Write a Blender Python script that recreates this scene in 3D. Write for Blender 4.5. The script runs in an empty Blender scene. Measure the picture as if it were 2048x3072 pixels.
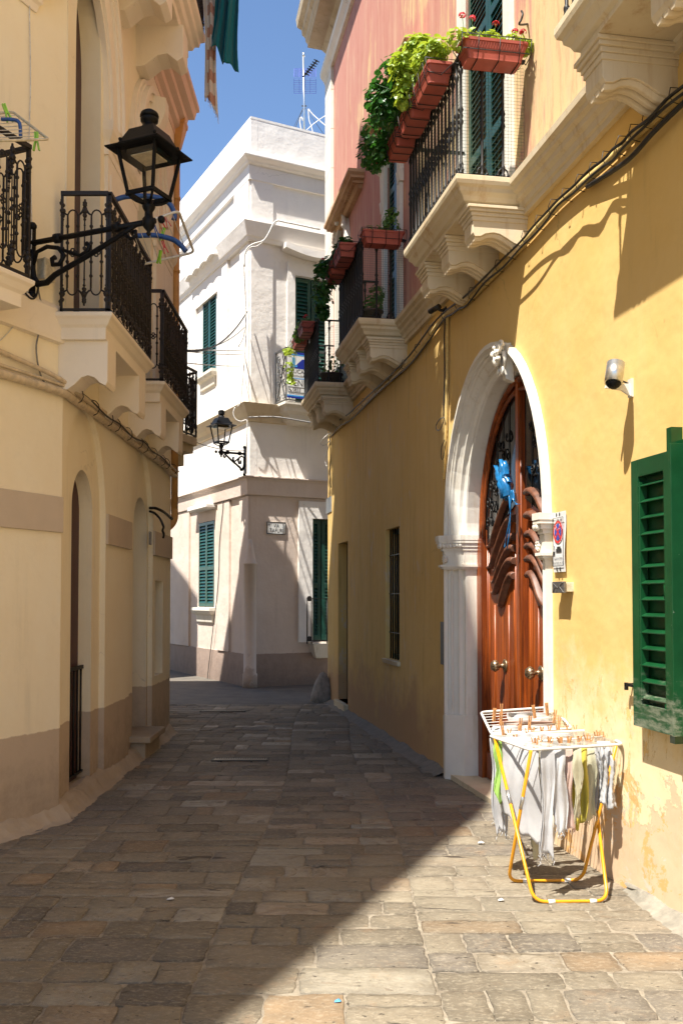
import bpy, bmesh, math, random
from mathutils import Vector, Matrix
from mathutils.geometry import tessellate_polygon
rnd = random.Random(7)
R = math.radians
sc = bpy.context.scene
col = sc.collection
# ------------------------------------------------------------------ camera
FPX, TILT, EYE = 2900.0, R(2.0), 1.6          # focal length in photo pixels, upward tilt, eye height
PPV = 1797 - FPX*math.tan(TILT)               # photo row of the optical axis
cam_d = bpy.data.cameras.new("camera")
cam_d.sensor_fit = 'AUTO'; cam_d.sensor_width = 36
cam_d.lens = FPX/3072*36
cam_d.shift_y = (PPV-1536)/3072
cam_d.clip_start = .05; cam_d.clip_end = 3000
cam = bpy.data.objects.new("camera", cam_d); col.objects.link(cam)
cam.location = (0, 0, EYE); cam.rotation_euler = (R(90)+TILT, 0, 0)
sc.camera = cam
# ------------------------------------------------------------------ world, sun
SUNH = (.635, .773); ELEV = R(61.8)           # horizontal travel direction of the light, elevation
w = bpy.data.worlds.new("World"); sc.world = w; w.use_nodes = True
nt = w.node_tree; nt.nodes.clear()
sky = nt.nodes.new('ShaderNodeTexSky'); sky.sky_type = 'NISHITA'; sky.sun_disc = False
sky.sun_elevation = ELEV; sky.sun_rotation = math.atan2(-SUNH[0], -SUNH[1])
sky.air_density = 1.0; sky.dust_density = 0; sky.ozone_density = 4.5
bg = nt.nodes.new('ShaderNodeBackground'); bg.inputs[1].default_value = .095
wo = nt.nodes.new('ShaderNodeOutputWorld')
nt.links.new(sky.outputs[0], bg.inputs[0]); nt.links.new(bg.outputs[0], wo.inputs[0])
sd = bpy.data.lights.new("sun", 'SUN'); sd.energy = 5.0; sd.angle = R(.53); sd.color = (1, .955, .87)
sun = bpy.data.objects.new("sun", sd); col.objects.link(sun); sun.location = (-10, -10, 20)
dv = Vector((SUNH[0]*math.cos(ELEV), SUNH[1]*math.cos(ELEV), -math.sin(ELEV)))
sun.rotation_euler = dv.to_track_quat('-Z', 'Y').to_euler()
vs = sc.view_settings
vs.view_transform = 'Standard'; vs.look = 'None'; vs.gamma = 1; vs.use_curve_mapping = False
vs.exposure = 1.15
sc.cycles.diffuse_bounces = 3; sc.cycles.max_bounces = 10
# ------------------------------------------------------------------ geometry from the survey of the photograph
def ray(u, v):
    x = (u-1024)/FPX; y = -(v-PPV)/FPX; c, s = math.cos(TILT), math.sin(TILT)
    return Vector((x, c-y*s, s+y*c))
def at_y(u, v, Y):
    r = ray(u, v); t = Y/r.y
    return Vector((r.x*t, Y, EYE+r.z*t))
class Frame:
    """a facade: local x runs along it, local y points out to the street, z up"""
    def __init__(s, o, n):
        l = math.hypot(*n); s.n = Vector((n[0]/l, n[1]/l, 0)); s.o = Vector((o[0], o[1], 0))
        s.x = Vector((s.n.y, -s.n.x, 0)); s.ang = math.atan2(s.x.y, s.x.x)
    def W(s, a, p, z=0): return s.o + s.x*a + s.n*p + Vector((0, 0, z))
    def px(s, u, v, p=0):
        r = ray(u, v); c = Vector((0, 0, EYE))
        t = (p - (c-s.o).dot(s.n))/r.dot(s.n); q = c+r*t
        return (q-s.o).dot(s.x), q.z
    def loc(s, P):
        d = P-s.o; return (d.dot(s.x), d.dot(s.n), P.z)
FR = Frame((2.53, 0), (-1, -.1795))           # long yellow facade on the right
C1 = (-2.05, 7.07)
FL = Frame((-2.05, 0), (1, 0))                # cream facade on the left (local x = -Y)
FN = Frame(C1, (.915, -.403))                 # its nearer, angled face
CW = (-1.67, 17.55)
FWL = Frame(CW, (-.8927, -.4507))             # white corner house, left face
FWR = Frame(CW, (.465, -.885))                # white corner house, right face (local x negative)
# ------------------------------------------------------------------ mesh builder
class MB:
    def __init__(s): s.v = []; s.f = []; s.sm = []
    def add(s, vs, fs, smooth=False):
        b = len(s.v); s.v += [tuple(q) for q in vs]
        for f in fs: s.f.append([i+b for i in f]); s.sm.append(smooth)
    def box(s, x0, x1, y0, y1, z0, z1):
        s.add([(x0,y0,z0),(x1,y0,z0),(x1,y1,z0),(x0,y1,z0),(x0,y0,z1),(x1,y0,z1),(x1,y1,z1),(x0,y1,z1)],
              [(0,3,2,1),(4,5,6,7),(0,1,5,4),(1,2,6,5),(2,3,7,6),(3,0,4,7)])
        return s
    def bar(s, a, b, wd, hd):
        """rectangular bar from a to b"""
        a, b = Vector(a), Vector(b); d = (b-a).normalized()
        up = Vector((0,0,1)) if abs(d.z) < .9 else Vector((1,0,0))
        r_ = d.cross(up).normalized()*wd/2; q = r_.cross(d).normalized()*hd/2
        vs_ = [a-r_-q, a+r_-q, a+r_+q, a-r_+q, b-r_-q, b+r_-q, b+r_+q, b-r_+q]
        s.add(vs_, [(0,3,2,1),(4,5,6,7),(0,1,5,4),(1,2,6,5),(2,3,7,6),(3,0,4,7)]); return s
    def prism(s, poly, ax, a, b, smooth=False):
        def m(p, t): return {'x': (t, p[0], p[1]), 'y': (p[0], t, p[1]), 'z': (p[0], p[1], t)}[ax]
        n = len(poly); vs_ = [m(p, a) for p in poly]+[m(p, b) for p in poly]
        s.add(vs_, [(i, (i+1) % n, n+(i+1) % n, n+i) for i in range(n)], smooth)
        tr = tessellate_polygon([[Vector((p[0], p[1], 0)) for p in poly]])
        s.add(vs_, [tuple(t) for t in tr]+[tuple(n+i for i in t)[::-1] for t in tr]); return s
    def plate(s, outer, holes, y, depth):
        """front sheet in the facade plane with openings, and the reveals of the openings"""
        loops = [outer]+holes
        vs_ = [Vector((p[0], p[1], 0)) for l in loops for p in l]
        tr = tessellate_polygon([[Vector((p[0], p[1], 0)) for p in l] for l in loops])
        s.add([(q.x, y, q.y) for q in vs_], [tuple(t) for t in tr])
        for l in loops:
            n = len(l)
            s.add([(p[0], y, p[1]) for p in l]+[(p[0], y-depth, p[1]) for p in l],
                  [(i, (i+1) % n, n+(i+1) % n, n+i) for i in range(n)])
        return s
    def tube(s, pts, r, n=6, closed=False):
        pts = [Vector(p) for p in pts]; m = len(pts)
        rs = r if isinstance(r, (list, tuple)) else [r]*m
        prev = None; rings = []
        for i, p in enumerate(pts):
            if closed: d = pts[(i+1) % m]-pts[i-1]
            else: d = pts[min(i+1, m-1)]-pts[max(i-1, 0)]
            if d.length < 1e-9: d = Vector((0,0,1))
            d.normalize()
            if prev is None:
                a = Vector((0,0,1)) if abs(d.z) < .9 else Vector((1,0,0))
                prev = d.cross(a).normalized()
            prev = (prev-d*prev.dot(d))
            if prev.length < 1e-6: prev = d.orthogonal()
            prev.normalize(); b = d.cross(prev)
            rings.append([p+(prev*math.cos(2*math.pi*k/n)+b*math.sin(2*math.pi*k/n))*rs[i] for k in range(n)])
        fs = []
        for i in range(m if closed else m-1):
            j = (i+1) % m
            for k in range(n): fs.append((i*n+k, i*n+(k+1) % n, j*n+(k+1) % n, j*n+k))
        s.add([q for g in rings for q in g], fs, True)
        if not closed: s.add([q for g in (rings[0], rings[-1]) for q in g], [tuple(range(n))[::-1], tuple(range(n, 2*n))])
        return s
    def lathe(s, prof, c=(0,0,0), n=12, ax='z', sx=1, sy=1, rot=0):
        vs_ = []
        for r, z in prof:
            for k in range(n):
                a = 2*math.pi*k/n+rot; q = (r*math.cos(a)*sx, r*math.sin(a)*sy, z)
                if ax == 'y': q = (q[0], q[2], q[1])
                if ax == 'x': q = (q[2], q[0], q[1])
                vs_.append((q[0]+c[0], q[1]+c[1], q[2]+c[2]))
        m = len(prof)
        fs = [(i*n+k, i*n+(k+1) % n, (i+1)*n+(k+1) % n, (i+1)*n+k) for i in range(m-1) for k in range(n)]
        s.add(vs_, fs, n > 5)
        s.add(vs_, [tuple(range(n))[::-1], tuple(range((m-1)*n, m*n))]); return s
    def ball(s, c, r, n=8, m=6, sc3=(1,1,1)):
        vs_ = []; fs = []
        for i in range(m+1):
            t = math.pi*i/m
            for k in range(n):
                a = 2*math.pi*k/n
                vs_.append((c[0]+r*sc3[0]*math.sin(t)*math.cos(a), c[1]+r*sc3[1]*math.sin(t)*math.sin(a), c[2]+r*sc3[2]*math.cos(t)))
        for i in range(m):
            for k in range(n): fs.append((i*n+k, (i+1)*n+k, (i+1)*n+(k+1) % n, i*n+(k+1) % n))
        s.add(vs_, fs, True); return s
    def stack(s, x0, x1, p, prof, back=-.05):
        """moulded slab against a wall: prof = [(offset, z)...], offsets grow three free sides"""
        vs_ = []
        for o, z in prof: vs_ += [(x0-o, back, z), (x0-o, p+o, z), (x1+o, p+o, z), (x1+o, back, z)]
        m = len(prof)
        fs = [(i*4+k, i*4+(k+1) % 4, (i+1)*4+(k+1) % 4, (i+1)*4+k) for i in range(m-1) for k in range(4)]
        fs += [(0, 1, 2, 3), ((m-1)*4+3, (m-1)*4+2, (m-1)*4+1, (m-1)*4)]
        s.add(vs_, fs); return s
    def sweep(s, path, prof):
        """moulding profile [(out, z)] carried along a plan path; out is to the left of travel"""
        path = [Vector((p[0], p[1], 0)) for p in path]; n = len(path); vs_ = []
        nor = []
        for i in range(n-1):
            d = (path[i+1]-path[i]).normalized(); nor.append(Vector((-d.y, d.x, 0)))
        for i, p in enumerate(path):
            if i == 0: m = nor[0]
            elif i == n-1: m = nor[-1]
            else:
                m = (nor[i-1]+nor[i]); m = m/max(.2, m.dot(nor[i]))
            for o, z in prof: vs_.append(p+m*o+Vector((0,0,z)))
        k = len(prof)
        fs = [(i*k+j, i*k+(j+1) % k, (i+1)*k+(j+1) % k, (i+1)*k+j) for i in range(n-1) for j in range(k)]
        fs += [tuple(range(k)), tuple(range((n-1)*k, n*k))[::-1]]
        s.add(vs_, fs); return s
    def ring(s, cx, cz, rx0, rz0, rx1, rz1, y0, y1, a0=0, a1=180, n=20):
        """flat arch band between two half ellipses, y0..y1 thick"""
        vs_ = []
        for i in range(n+1):
            a = R(a0+(a1-a0)*i/n); c, q = math.cos(a), math.sin(a)
            vs_ += [(cx+rx0*c, y0, cz+rz0*q), (cx+rx1*c, y0, cz+rz1*q), (cx+rx1*c, y1, cz+rz1*q), (cx+rx0*c, y1, cz+rz0*q)]
        fs = [(i*4+k, i*4+(k+1) % 4, i*4+4+(k+1) % 4, i*4+4+k) for i in range(n) for k in range(4)]
        fs += [(0,1,2,3), (n*4+3, n*4+2, n*4+1, n*4)]
        s.add(vs_, fs); return s
    def xform(s, M):
        s.v = [tuple(M @ Vector(q)) for q in s.v]; return s
    def build(s, name, mat, parent=None, normals=True, bevel=0):
        me = bpy.data.meshes.new(name)
        me.from_pydata(s.v, [], s.f)
        for p, q in zip(me.polygons, s.sm): p.use_smooth = q
        if normals:
            b = bmesh.new(); b.from_mesh(me); bmesh.ops.remove_doubles(b, verts=b.verts, dist=1e-5)
            bmesh.ops.recalc_face_normals(b, faces=b.faces); b.to_mesh(me); b.free()
        me.materials.append(mat)
        o = bpy.data.objects.new(name, me); col.objects.link(o)
        if parent: o.parent = parent
        if bevel:
            m = o.modifiers.new("bevel", 'BEVEL'); m.width = bevel; m.segments = 2; m.limit_method = 'ANGLE'; m.angle_limit = R(40)
        return o
def tag(o, label, cat, group=None, kind=None):
    if label: o['label'] = label
    if cat: o['category'] = cat
    if group: o['group'] = group
    if kind: o['kind'] = kind
    return o
def thing(name, label, cat, loc=(0,0,0), rz=0, group=None):
    o = bpy.data.objects.new(name, None); col.objects.link(o); o.empty_display_size = .2
    o.location = loc; o.rotation_euler = (0, 0, rz); return tag(o, label, cat, group)
def part_label(o, l): o['label'] = l; return o
def copy_part(o, parent, loc=None):
    c = o.copy(); col.objects.link(c); c.parent = parent
    if loc is not None: c.location = loc
    return c
def arch(x0, x1, z0, zs, rise, n=18):
    if x0 > x1: x0, x1 = x1, x0
    c, r_ = (x0+x1)/2, (x1-x0)/2
    return [(x0, z0), (x1, z0)]+[(c+r_*math.cos(math.pi*i/n), zs+rise*math.sin(math.pi*i/n)) for i in range(n+1)]
def rect(x0, x1, z0, z1): return [(x0, z0), (x1, z0), (x1, z1), (x0, z1)]
# ------------------------------------------------------------------ materials
def newmat(name):
    m = bpy.data.materials.new(name); m.use_nodes = True
    return m, m.node_tree, m.node_tree.nodes['Principled BSDF']
def N(nt, t, **k):
    n = nt.nodes.new(t)
    for a, b in k.items(): setattr(n, a, b)
    return n
def noise(nt, scale, detail=4, rough=.6, stretch=None, dist=0):
    tc = N(nt, 'ShaderNodeTexCoord'); out = tc.outputs['Object']
    if stretch:
        mp = N(nt, 'ShaderNodeMapping'); mp.inputs['Scale'].default_value = stretch
        nt.links.new(out, mp.inputs[0]); out = mp.outputs[0]
    n = N(nt, 'ShaderNodeTexNoise'); n.inputs['Scale'].default_value = scale
    n.inputs['Detail'].default_value = detail; n.inputs['Roughness'].default_value = rough
    n.inputs['Distortion'].default_value = dist
    nt.links.new(out, n.inputs['Vector']); return n.outputs['Fac']
def ramp(nt, fac, lo, hi, a=0., b=1.):
    m = N(nt, 'ShaderNodeMapRange'); m.inputs[1].default_value = lo; m.inputs[2].default_value = hi
    m.inputs[3].default_value = a; m.inputs[4].default_value = b
    nt.links.new(fac, m.inputs[0]); return m.outputs[0]
def mix(nt, fac, a, b):
    m = N(nt, 'ShaderNodeMix', data_type='RGBA')
    if isinstance(fac, (int, float)): m.inputs[0].default_value = fac
    else: nt.links.new(fac, m.inputs[0])
    for i, q in ((6, a), (7, b)):
        if isinstance(q, tuple): m.inputs[i].default_value = (*q, 1)
        else: nt.links.new(q, m.inputs[i])
    return m.outputs[2]
def mth(nt, op, a, b=None):
    m = N(nt, 'ShaderNodeMath', operation=op)
    for i, q in ((0, a), (1, b)):
        if q is None: continue
        if isinstance(q, (int, float)): m.inputs[i].default_value = q
        else: nt.links.new(q, m.inputs[i])
    return m.outputs[0]
def axis(nt, k):
    tc = N(nt, 'ShaderNodeTexCoord'); sp = N(nt, 'ShaderNodeSeparateXYZ')
    nt.links.new(tc.outputs['Object'], sp.inputs[0]); return sp.outputs[k]
def bump(nt, b, h, strength, dist=.02, chain=None):
    n = N(nt, 'ShaderNodeBump'); n.inputs['Strength'].default_value = strength; n.inputs['Distance'].default_value = dist
    nt.links.new(h, n.inputs['Height'])
    if chain is not None: nt.links.new(chain, n.inputs['Normal'])
    nt.links.new(n.outputs[0], b.inputs['Normal']); return n.outputs[0]
def plain(name, c, rough=.6, metal=0, var=.25, scale=30, bmp=.0):
    m, nt, b = newmat(name)
    d = tuple(q*(1-var) for q in c); l = tuple(min(1, q*(1+var)) for q in c)
    nt.links.new(mix(nt, ramp(nt, noise(nt, scale), .3, .7), d, l), b.inputs['Base Color'])
    b.inputs['Roughness'].default_value = rough; b.inputs['Metallic'].default_value = metal
    if bmp: bump(nt, b, noise(nt, scale*4), bmp, .01)
    return m
def cracks(nt, sc_=.7, wdt=.0035, thr=.56):
    tc = N(nt, 'ShaderNodeTexCoord'); nz = N(nt, 'ShaderNodeTexNoise'); nz.inputs['Scale'].default_value = 2.2; nz.inputs['Detail'].default_value = 6
    ad = N(nt, 'ShaderNodeVectorMath', operation='MULTIPLY_ADD'); ad.inputs[1].default_value = (.55, .55, .55)
    nt.links.new(tc.outputs['Object'], nz.inputs['Vector']); nt.links.new(nz.outputs['Color'], ad.inputs[0]); nt.links.new(tc.outputs['Object'], ad.inputs[2])
    v = N(nt, 'ShaderNodeTexVoronoi', feature='DISTANCE_TO_EDGE'); v.inputs['Scale'].default_value = sc_
    nt.links.new(ad.outputs[0], v.inputs['Vector'])
    e = ramp(nt, v.outputs['Distance'], wdt*.3, wdt, 1, 0)
    return mth(nt, 'MULTIPLY', e, ramp(nt, noise(nt, .9, 2), thr, thr+.22))
def marks(nt, k, c):
    """hairline cracks, small scuffs and knocks, vertical rain marks"""
    k = mix(nt, mth(nt, 'MULTIPLY', cracks(nt), .6), k, tuple(q*.35 for q in c))
    sp = mth(nt, 'MULTIPLY', ramp(nt, noise(nt, 19, 3, .6, (1, 1, .6)), .73, .75), ramp(nt, noise(nt, 1.2, 2), .5, .6))
    k = mix(nt, mth(nt, 'MULTIPLY', sp, .6), k, tuple(q*.4 for q in c))
    dr = mth(nt, 'MULTIPLY', ramp(nt, noise(nt, 5, 5, .7, (1, 1, .07)), .56, .74), ramp(nt, noise(nt, .7, 3), .45, .62))
    return mix(nt, mth(nt, 'MULTIPLY', dr, .38), k, tuple(q*.55 for q in c))
def plaster(name, c, c2=None, streak=None, low=None, zlow=.6, bmp=.35, band=None):
    """limewashed plaster: broad mottling, vertical run marks (streak), damp or peeling foot (low)"""
    m, nt, b = newmat(name)
    c2 = c2 or tuple(q*.86 for q in c)
    k = mix(nt, ramp(nt, noise(nt, .9, 6, .65), .35, .68), c, c2)
    k = mix(nt, ramp(nt, noise(nt, 6, 5, .7), .55, .85, 0, .35), k, tuple(q*.78 for q in c))
    if streak: k = mix(nt, ramp(nt, noise(nt, 5.5, 7, .75, (1, 1, .10)), .54, .72, 0, .7), k, streak)
    if low:
        z = axis(nt, 2); e = mth(nt, 'ADD', z, ramp(nt, noise(nt, 2.2, 6, .65), .25, .75, -.45, .45))
        k = mix(nt, ramp(nt, e, zlow-.1, zlow+.06, .85, 0), k, low)
    k = marks(nt, k, c)
    if band: foot_z = ramp(nt, mth(nt, 'ADD', axis(nt, 2), ramp(nt, noise(nt, 5, 7, .75), .25, .75, -.35, .35)), .0, .55, .75, 0)
    if band:
        z0, z1, bc = band; z = axis(nt, 2)
        e = mth(nt, 'ADD', z, ramp(nt, noise(nt, 8, 3), .3, .7, -.008, .008))
        k = mix(nt, ramp(nt, e, z1-.004, z1+.004, 1, 0), k, bc)
        k = mix(nt, foot_z, k, tuple(q*.62 for q in bc))
    nt.links.new(k, b.inputs['Base Color']); b.inputs['Roughness'].default_value = .92
    b.inputs['Specular IOR Level'].default_value = .2
    c_ = bump(nt, b, noise(nt, 2.5, 3), bmp*.6, .06)
    bump(nt, b, noise(nt, 38, 6, .7), bmp*.7, .006, c_); return m
M = {}
M['trim'] = plaster('white_limestone', (.80,.76,.68), (.72,.66,.55), streak=(.5,.4,.26), bmp=.25)
M['slab'] = plaster('stained_stone', (.70,.61,.44), (.58,.46,.29), streak=(.40,.20,.06), bmp=.35)
M['cornice'] = plaster('cornice_stone', (.72,.62,.45), (.62,.50,.33), streak=(.46,.30,.14), bmp=.25)
M['cream'] = plaster('cream_plaster', (.92,.83,.63), (.89,.77,.55), bmp=.3)
M['cream_trim'] = plaster('cream_moulding', (.89,.80,.66), (.86,.74,.58), bmp=.15)
M['cream_base'] = plaster('cream_plaster_brown_base', (.92,.83,.63), (.89,.77,.55), bmp=.35, band=(0, .66, (.54,.43,.32)))
M['tan'] = plaster('tan_plaster', (.64,.53,.41), bmp=.3)
M['foot'] = plaster('rough_foot', (.50,.40,.28), (.34,.27,.19), bmp=.8)
M['white'] = plaster('white_plaster', (.84,.80,.75), (.78,.73,.68), bmp=.55)
M['white_low'] = plaster('pinkish_white_plaster', (.70,.59,.51), (.62,.50,.42), bmp=.6, band=(0, .6, (.36,.27,.22)))
M['post'] = plaster('pinkish_post_plaster', (.66,.56,.48), (.58,.48,.40), bmp=.6, low=(.40,.31,.25), zlow=.3)
M['iron'] = plain('black_iron', (.012,.011,.010), .5, .3)
M['iron_gloss'] = plain('lamp_black_paint', (.003,.0035,.005), .55, 0)
M['iron_gloss'].node_tree.nodes['Principled BSDF'].inputs['Specular IOR Level'].default_value = .22
M['iron_brown'] = plain('brown_iron', (.014,.010,.008), .6, 0)
M['teal_green'] = plain('dark_green_paint', (.010,.060,.045), .35, 0, .3, 12)
M['green'] = plain('bright_green_paint', (.003,.050,.013), .28, 0, .3, 9)
M['terracotta'] = plain('terracotta_plastic', (.32,.062,.04), .55, 0, .15, 10)
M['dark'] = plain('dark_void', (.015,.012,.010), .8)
M['glass'] = plain('dark_glass', (.010,.011,.012), .06, 0, .1)
M['pipe_y'] = plain('yellow_painted_cable', (.60,.43,.16), .6, 0, .2, 20)
M['pipe_c'] = plain('cream_painted_cable', (.62,.50,.34), .6, 0, .2, 20)
M['cable'] = plain('black_cable', (.015,.014,.013), .5)
M['cable_w'] = plain('white_cable', (.62,.60,.56), .5)
M['orange_pipe'] = plain('ochre_pipe', (.58,.30,.09), .55, 0, .2, 4)
M['steel'] = plain('brushed_steel', (.62,.62,.60), .32, .9, .12, 40)
M['steel_d'] = plain('tarnished_metal', (.22,.21,.20), .45, .8, .3, 40)
M['brass'] = plain('aged_brass', (.28,.20,.12), .38, .9, .3, 30)
M['white_paint'] = plain('white_enamel', (.66,.64,.58), .35, 0, .05)
M['yellow_paint'] = plain('yellow_enamel', (.62,.27,.008), .3, 0, .1)
M['blue_plastic'] = plain('blue_plastic', (.03,.09,.28), .35)
M['lime'] = plain('lime_plastic', (.30,.62,.05), .4)
M['redpl'] = plain('red_plastic', (.60,.05,.03), .4)
M['peg'] = plain('peg_wood', (.50,.24,.09), .65, 0, .35, 60)
M['signwhite'] = plain('sign_white', (.74,.74,.72), .4, 0, .05)
M['ink'] = plain('sign_black', (.02,.02,.02), .5)
M['signblue'] = plain('sign_dark_blue', (.01,.03,.30), .4)
M['signcyan'] = plain('sign_light_blue', (.05,.33,.72), .4)
M['signred'] = plain('sign_red', (.65,.03,.03), .4)
M['signviolet'] = plain('sign_violet_blue', (.05,.07,.38), .4)
M['petal'] = plain('red_petals', (.60,.015,.03), .6, 0, .3, 80)
M['grey_box'] = plain('grey_metal_door', (.10,.10,.10), .5, .3)
M['beige_pl'] = plain('beige_plastic', (.55,.48,.34), .5)
def leafmat(name, a, b):
    m, nt, bs = newmat(name)
    nt.links.new(mix(nt, ramp(nt, noise(nt, 14, 2), .35, .65), a, b), bs.inputs['Base Color'])
    bs.inputs['Roughness'].default_value = .42
    bs.inputs['Transmission Weight'].default_value = 0
    tr = N(nt, 'ShaderNodeBsdfTranslucent'); tr.inputs[0].default_value = (a[0]*1.6, a[1]*1.6, a[2], 1)
    ms = N(nt, 'ShaderNodeMixShader'); ms.inputs[0].default_value = .3
    out = nt.nodes['Material Output']
    nt.links.new(bs.outputs[0], ms.inputs[1]); nt.links.new(tr.outputs[0], ms.inputs[2]); nt.links.new(ms.outputs[0], out.inputs[0])
    return m
M['leaf_lime'] = leafmat('lime_leaves', (.36,.44,.05), (.17,.30,.03))
M['leaf_dark'] = leafmat('dark_leaves', (.035,.13,.02), (.015,.07,.012))
M['leaf_mid'] = leafmat('mid_leaves', (.11,.22,.04), (.05,.14,.02))
def clothmat(name, c, c2=None, stripes=None):
    m, nt, bs = newmat(name)
    k = mix(nt, ramp(nt, noise(nt, 5, 4), .3, .7), c, tuple(q*.85 for q in c))
    if stripes:
        z = axis(nt, 2)
        s_ = mth(nt, 'SINE', mth(nt, 'MULTIPLY', z, stripes[1]))
        s2 = mth(nt, 'SINE', mth(nt, 'MULTIPLY', axis(nt, 0), 46))
        g = mth(nt, 'MULTIPLY', ramp(nt, s_, .1, .2), ramp(nt, s2, -.5, -.4))
        k = mix(nt, g, k, stripes[0])
    nt.links.new(k, bs.inputs['Base Color']); bs.inputs['Roughness'].default_value = .95
    bs.inputs['Sheen Weight'].default_value = .2
    bump(nt, bs, noise(nt, 180, 3, .7), .6, .003)
    tr = N(nt, 'ShaderNodeBsdfTranslucent'); nt.links.new(k, tr.inputs[0])
    ms = N(nt, 'ShaderNodeMixShader'); ms.inputs[0].default_value = .22
    nt.links.new(bs.outputs[0], ms.inputs[1]); nt.links.new(tr.outputs[0], ms.inputs[2])
    nt.links.new(ms.outputs[0], nt.nodes['Material Output'].inputs[0]); return m
M['c_white'] = clothmat('white_terry', (.60,.59,.585))
M['c_cream'] = clothmat('cream_terry', (.60,.56,.38))
M['c_lime'] = clothmat('lime_terry', (.34,.56,.11))
M['c_yellow'] = clothmat('yellow_cotton', (.60,.50,.07))
M['c_pink'] = clothmat('pinkish_cotton', (.66,.46,.38))
M['c_teal'] = clothmat('teal_cloth', (.0,.16,.19))
M['c_stripe'] = clothmat('striped_cotton', (.78,.70,.60), stripes=((.55,.30,.20), 26))
M['c_blue'] = plain('blue_satin', (.015,.15,.36), .25, 0, .35, 25)
def worn_green():
    m, nt, b = newmat('sun_worn_green_paint'); z = axis(nt, 2)
    k = mix(nt, ramp(nt, noise(nt, 6, 6, .7), .35, .7), (.003,.045,.012), (.006,.070,.020))
    e = mth(nt, 'ADD', z, ramp(nt, noise(nt, 7, 6, .75, (1, 1, 2.5)), .25, .75, -.25, .25))
    k = mix(nt, mth(nt, 'MULTIPLY', ramp(nt, e, 1.18, .98), ramp(nt, noise(nt, 24, 6, .75, (.4, 1, 1.5)), .42, .58)), k, (.17,.19,.13))
    k = mix(nt, ramp(nt, noise(nt, 55, 3, .6), .72, .74, 0, .8), k, (.20,.24,.18))
    nt.links.new(k, b.inputs['Base Color']); b.inputs['Roughness'].default_value = .34
    bump(nt, b, noise(nt, 40, 5, .7, (1, 1, .2)), .15, .003); return m
M['green_worn'] = worn_green()
# yellow wall below the cornice
def yellow_wall():
    m, nt, b = newmat('yellow_plaster'); x = axis(nt, 0); z = axis(nt, 2)
    Y1, Y2 = (.74,.51,.205), (.69,.45,.145)
    k = mix(nt, ramp(nt, noise(nt, .7, 6, .65), .35, .68), Y1, Y2)
    k = mix(nt, ramp(nt, noise(nt, 2.6, 6, .7, (1, 1, .15)), .55, .8, 0, .4), k, (.74,.56,.27))
    # bare patches of under-plaster, mostly on the far, older stretch
    far = ramp(nt, x, 7.5, 10, 0, 1)
    pt = ramp(nt, noise(nt, 5, 9, .78, (1.3, 1, .4)), .565, .585)
    k = mix(nt, mth(nt, 'MULTIPLY', mth(nt, 'MULTIPLY', pt, far), ramp(nt, noise(nt, .8, 2), .40, .55)), k, (.66,.50,.31))
    k = mix(nt, mth(nt, 'MULTIPLY', mth(nt, 'MULTIPLY', ramp(nt, noise(nt, 9, 7, .75, (1, 1, .08)), .52, .68), far), .5), k, (.42,.25,.07))
    # washed pale zone, then ochre flakes, then salmon render towards the foot of the near stretch
    near = ramp(nt, x, 7.5, 6.2, 0, 1)
    nz = noise(nt, 1.9, 9, .72); zz = mth(nt, 'ADD', z, ramp(nt, nz, .25, .75, -.42, .42))
    pale = mth(nt, 'MULTIPLY', ramp(nt, zz, 1.25, .80), near)
    k = mix(nt, mth(nt, 'MULTIPLY', pale, .75), k, (.80,.68,.46))
    fl = mth(nt, 'MULTIPLY', ramp(nt, noise(nt, 6, 9, .78, (1, 1, .4), .5), .545, .565), ramp(nt, pale, .2, .7))
    k = mix(nt, mth(nt, 'MULTIPLY', fl, .7), k, (.74,.45,.12))
    sal = mth(nt, 'MULTIPLY', ramp(nt, zz, .50, .485), near)
    k = mix(nt, mth(nt, 'MULTIPLY', sal, .9), k, (.66,.46,.30))
    lay = mth(nt, 'MULTIPLY', mth(nt, 'MULTIPLY', ramp(nt, noise(nt, 3.6, 9, .75, None, .6), .56, .57), near), ramp(nt, z, .85, .6))
    k = mix(nt, mth(nt, 'MULTIPLY', lay, .85), k, (.70,.38,.13))
    k = mix(nt, mth(nt, 'MULTIPLY', mth(nt, 'MULTIPLY', ramp(nt, noise(nt, 4.3, 9, .75, None, .8), .59, .60), near), ramp(nt, z, .95, .7)), k, (.60,.52,.42))
    bl = mth(nt, 'MULTIPLY', ramp(nt, zz, .85, .35), ramp(nt, far, .0, 1.0))
    k = mix(nt, mth(nt, 'MULTIPLY', bl, .85), k, (.48,.28,.15))
    pk = mth(nt, 'MULTIPLY', ramp(nt, noise(nt, 26, 5, .7, (1, 1, .5)), .66, .70), ramp(nt, z, .9, .5))
    k = mix(nt, mth(nt, 'MULTIPLY', pk, .8), k, (.16,.10,.06))
    k = marks(nt, k, Y1)
    nt.links.new(k, b.inputs['Base Color']); b.inputs['Roughness'].default_value = .9
    b.inputs['Specular IOR Level'].default_value = .2
    c_ = bump(nt, b, noise(nt, 2.5, 3), .25, .05)
    c_ = bump(nt, b, mth(nt, 'MAXIMUM', sal, fl), .6, -.004, c_)
    c_ = bump(nt, b, pk, .5, -.01, c_)
    bump(nt, b, noise(nt, 42, 6, .7), .2, .005, c_); return m
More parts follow.
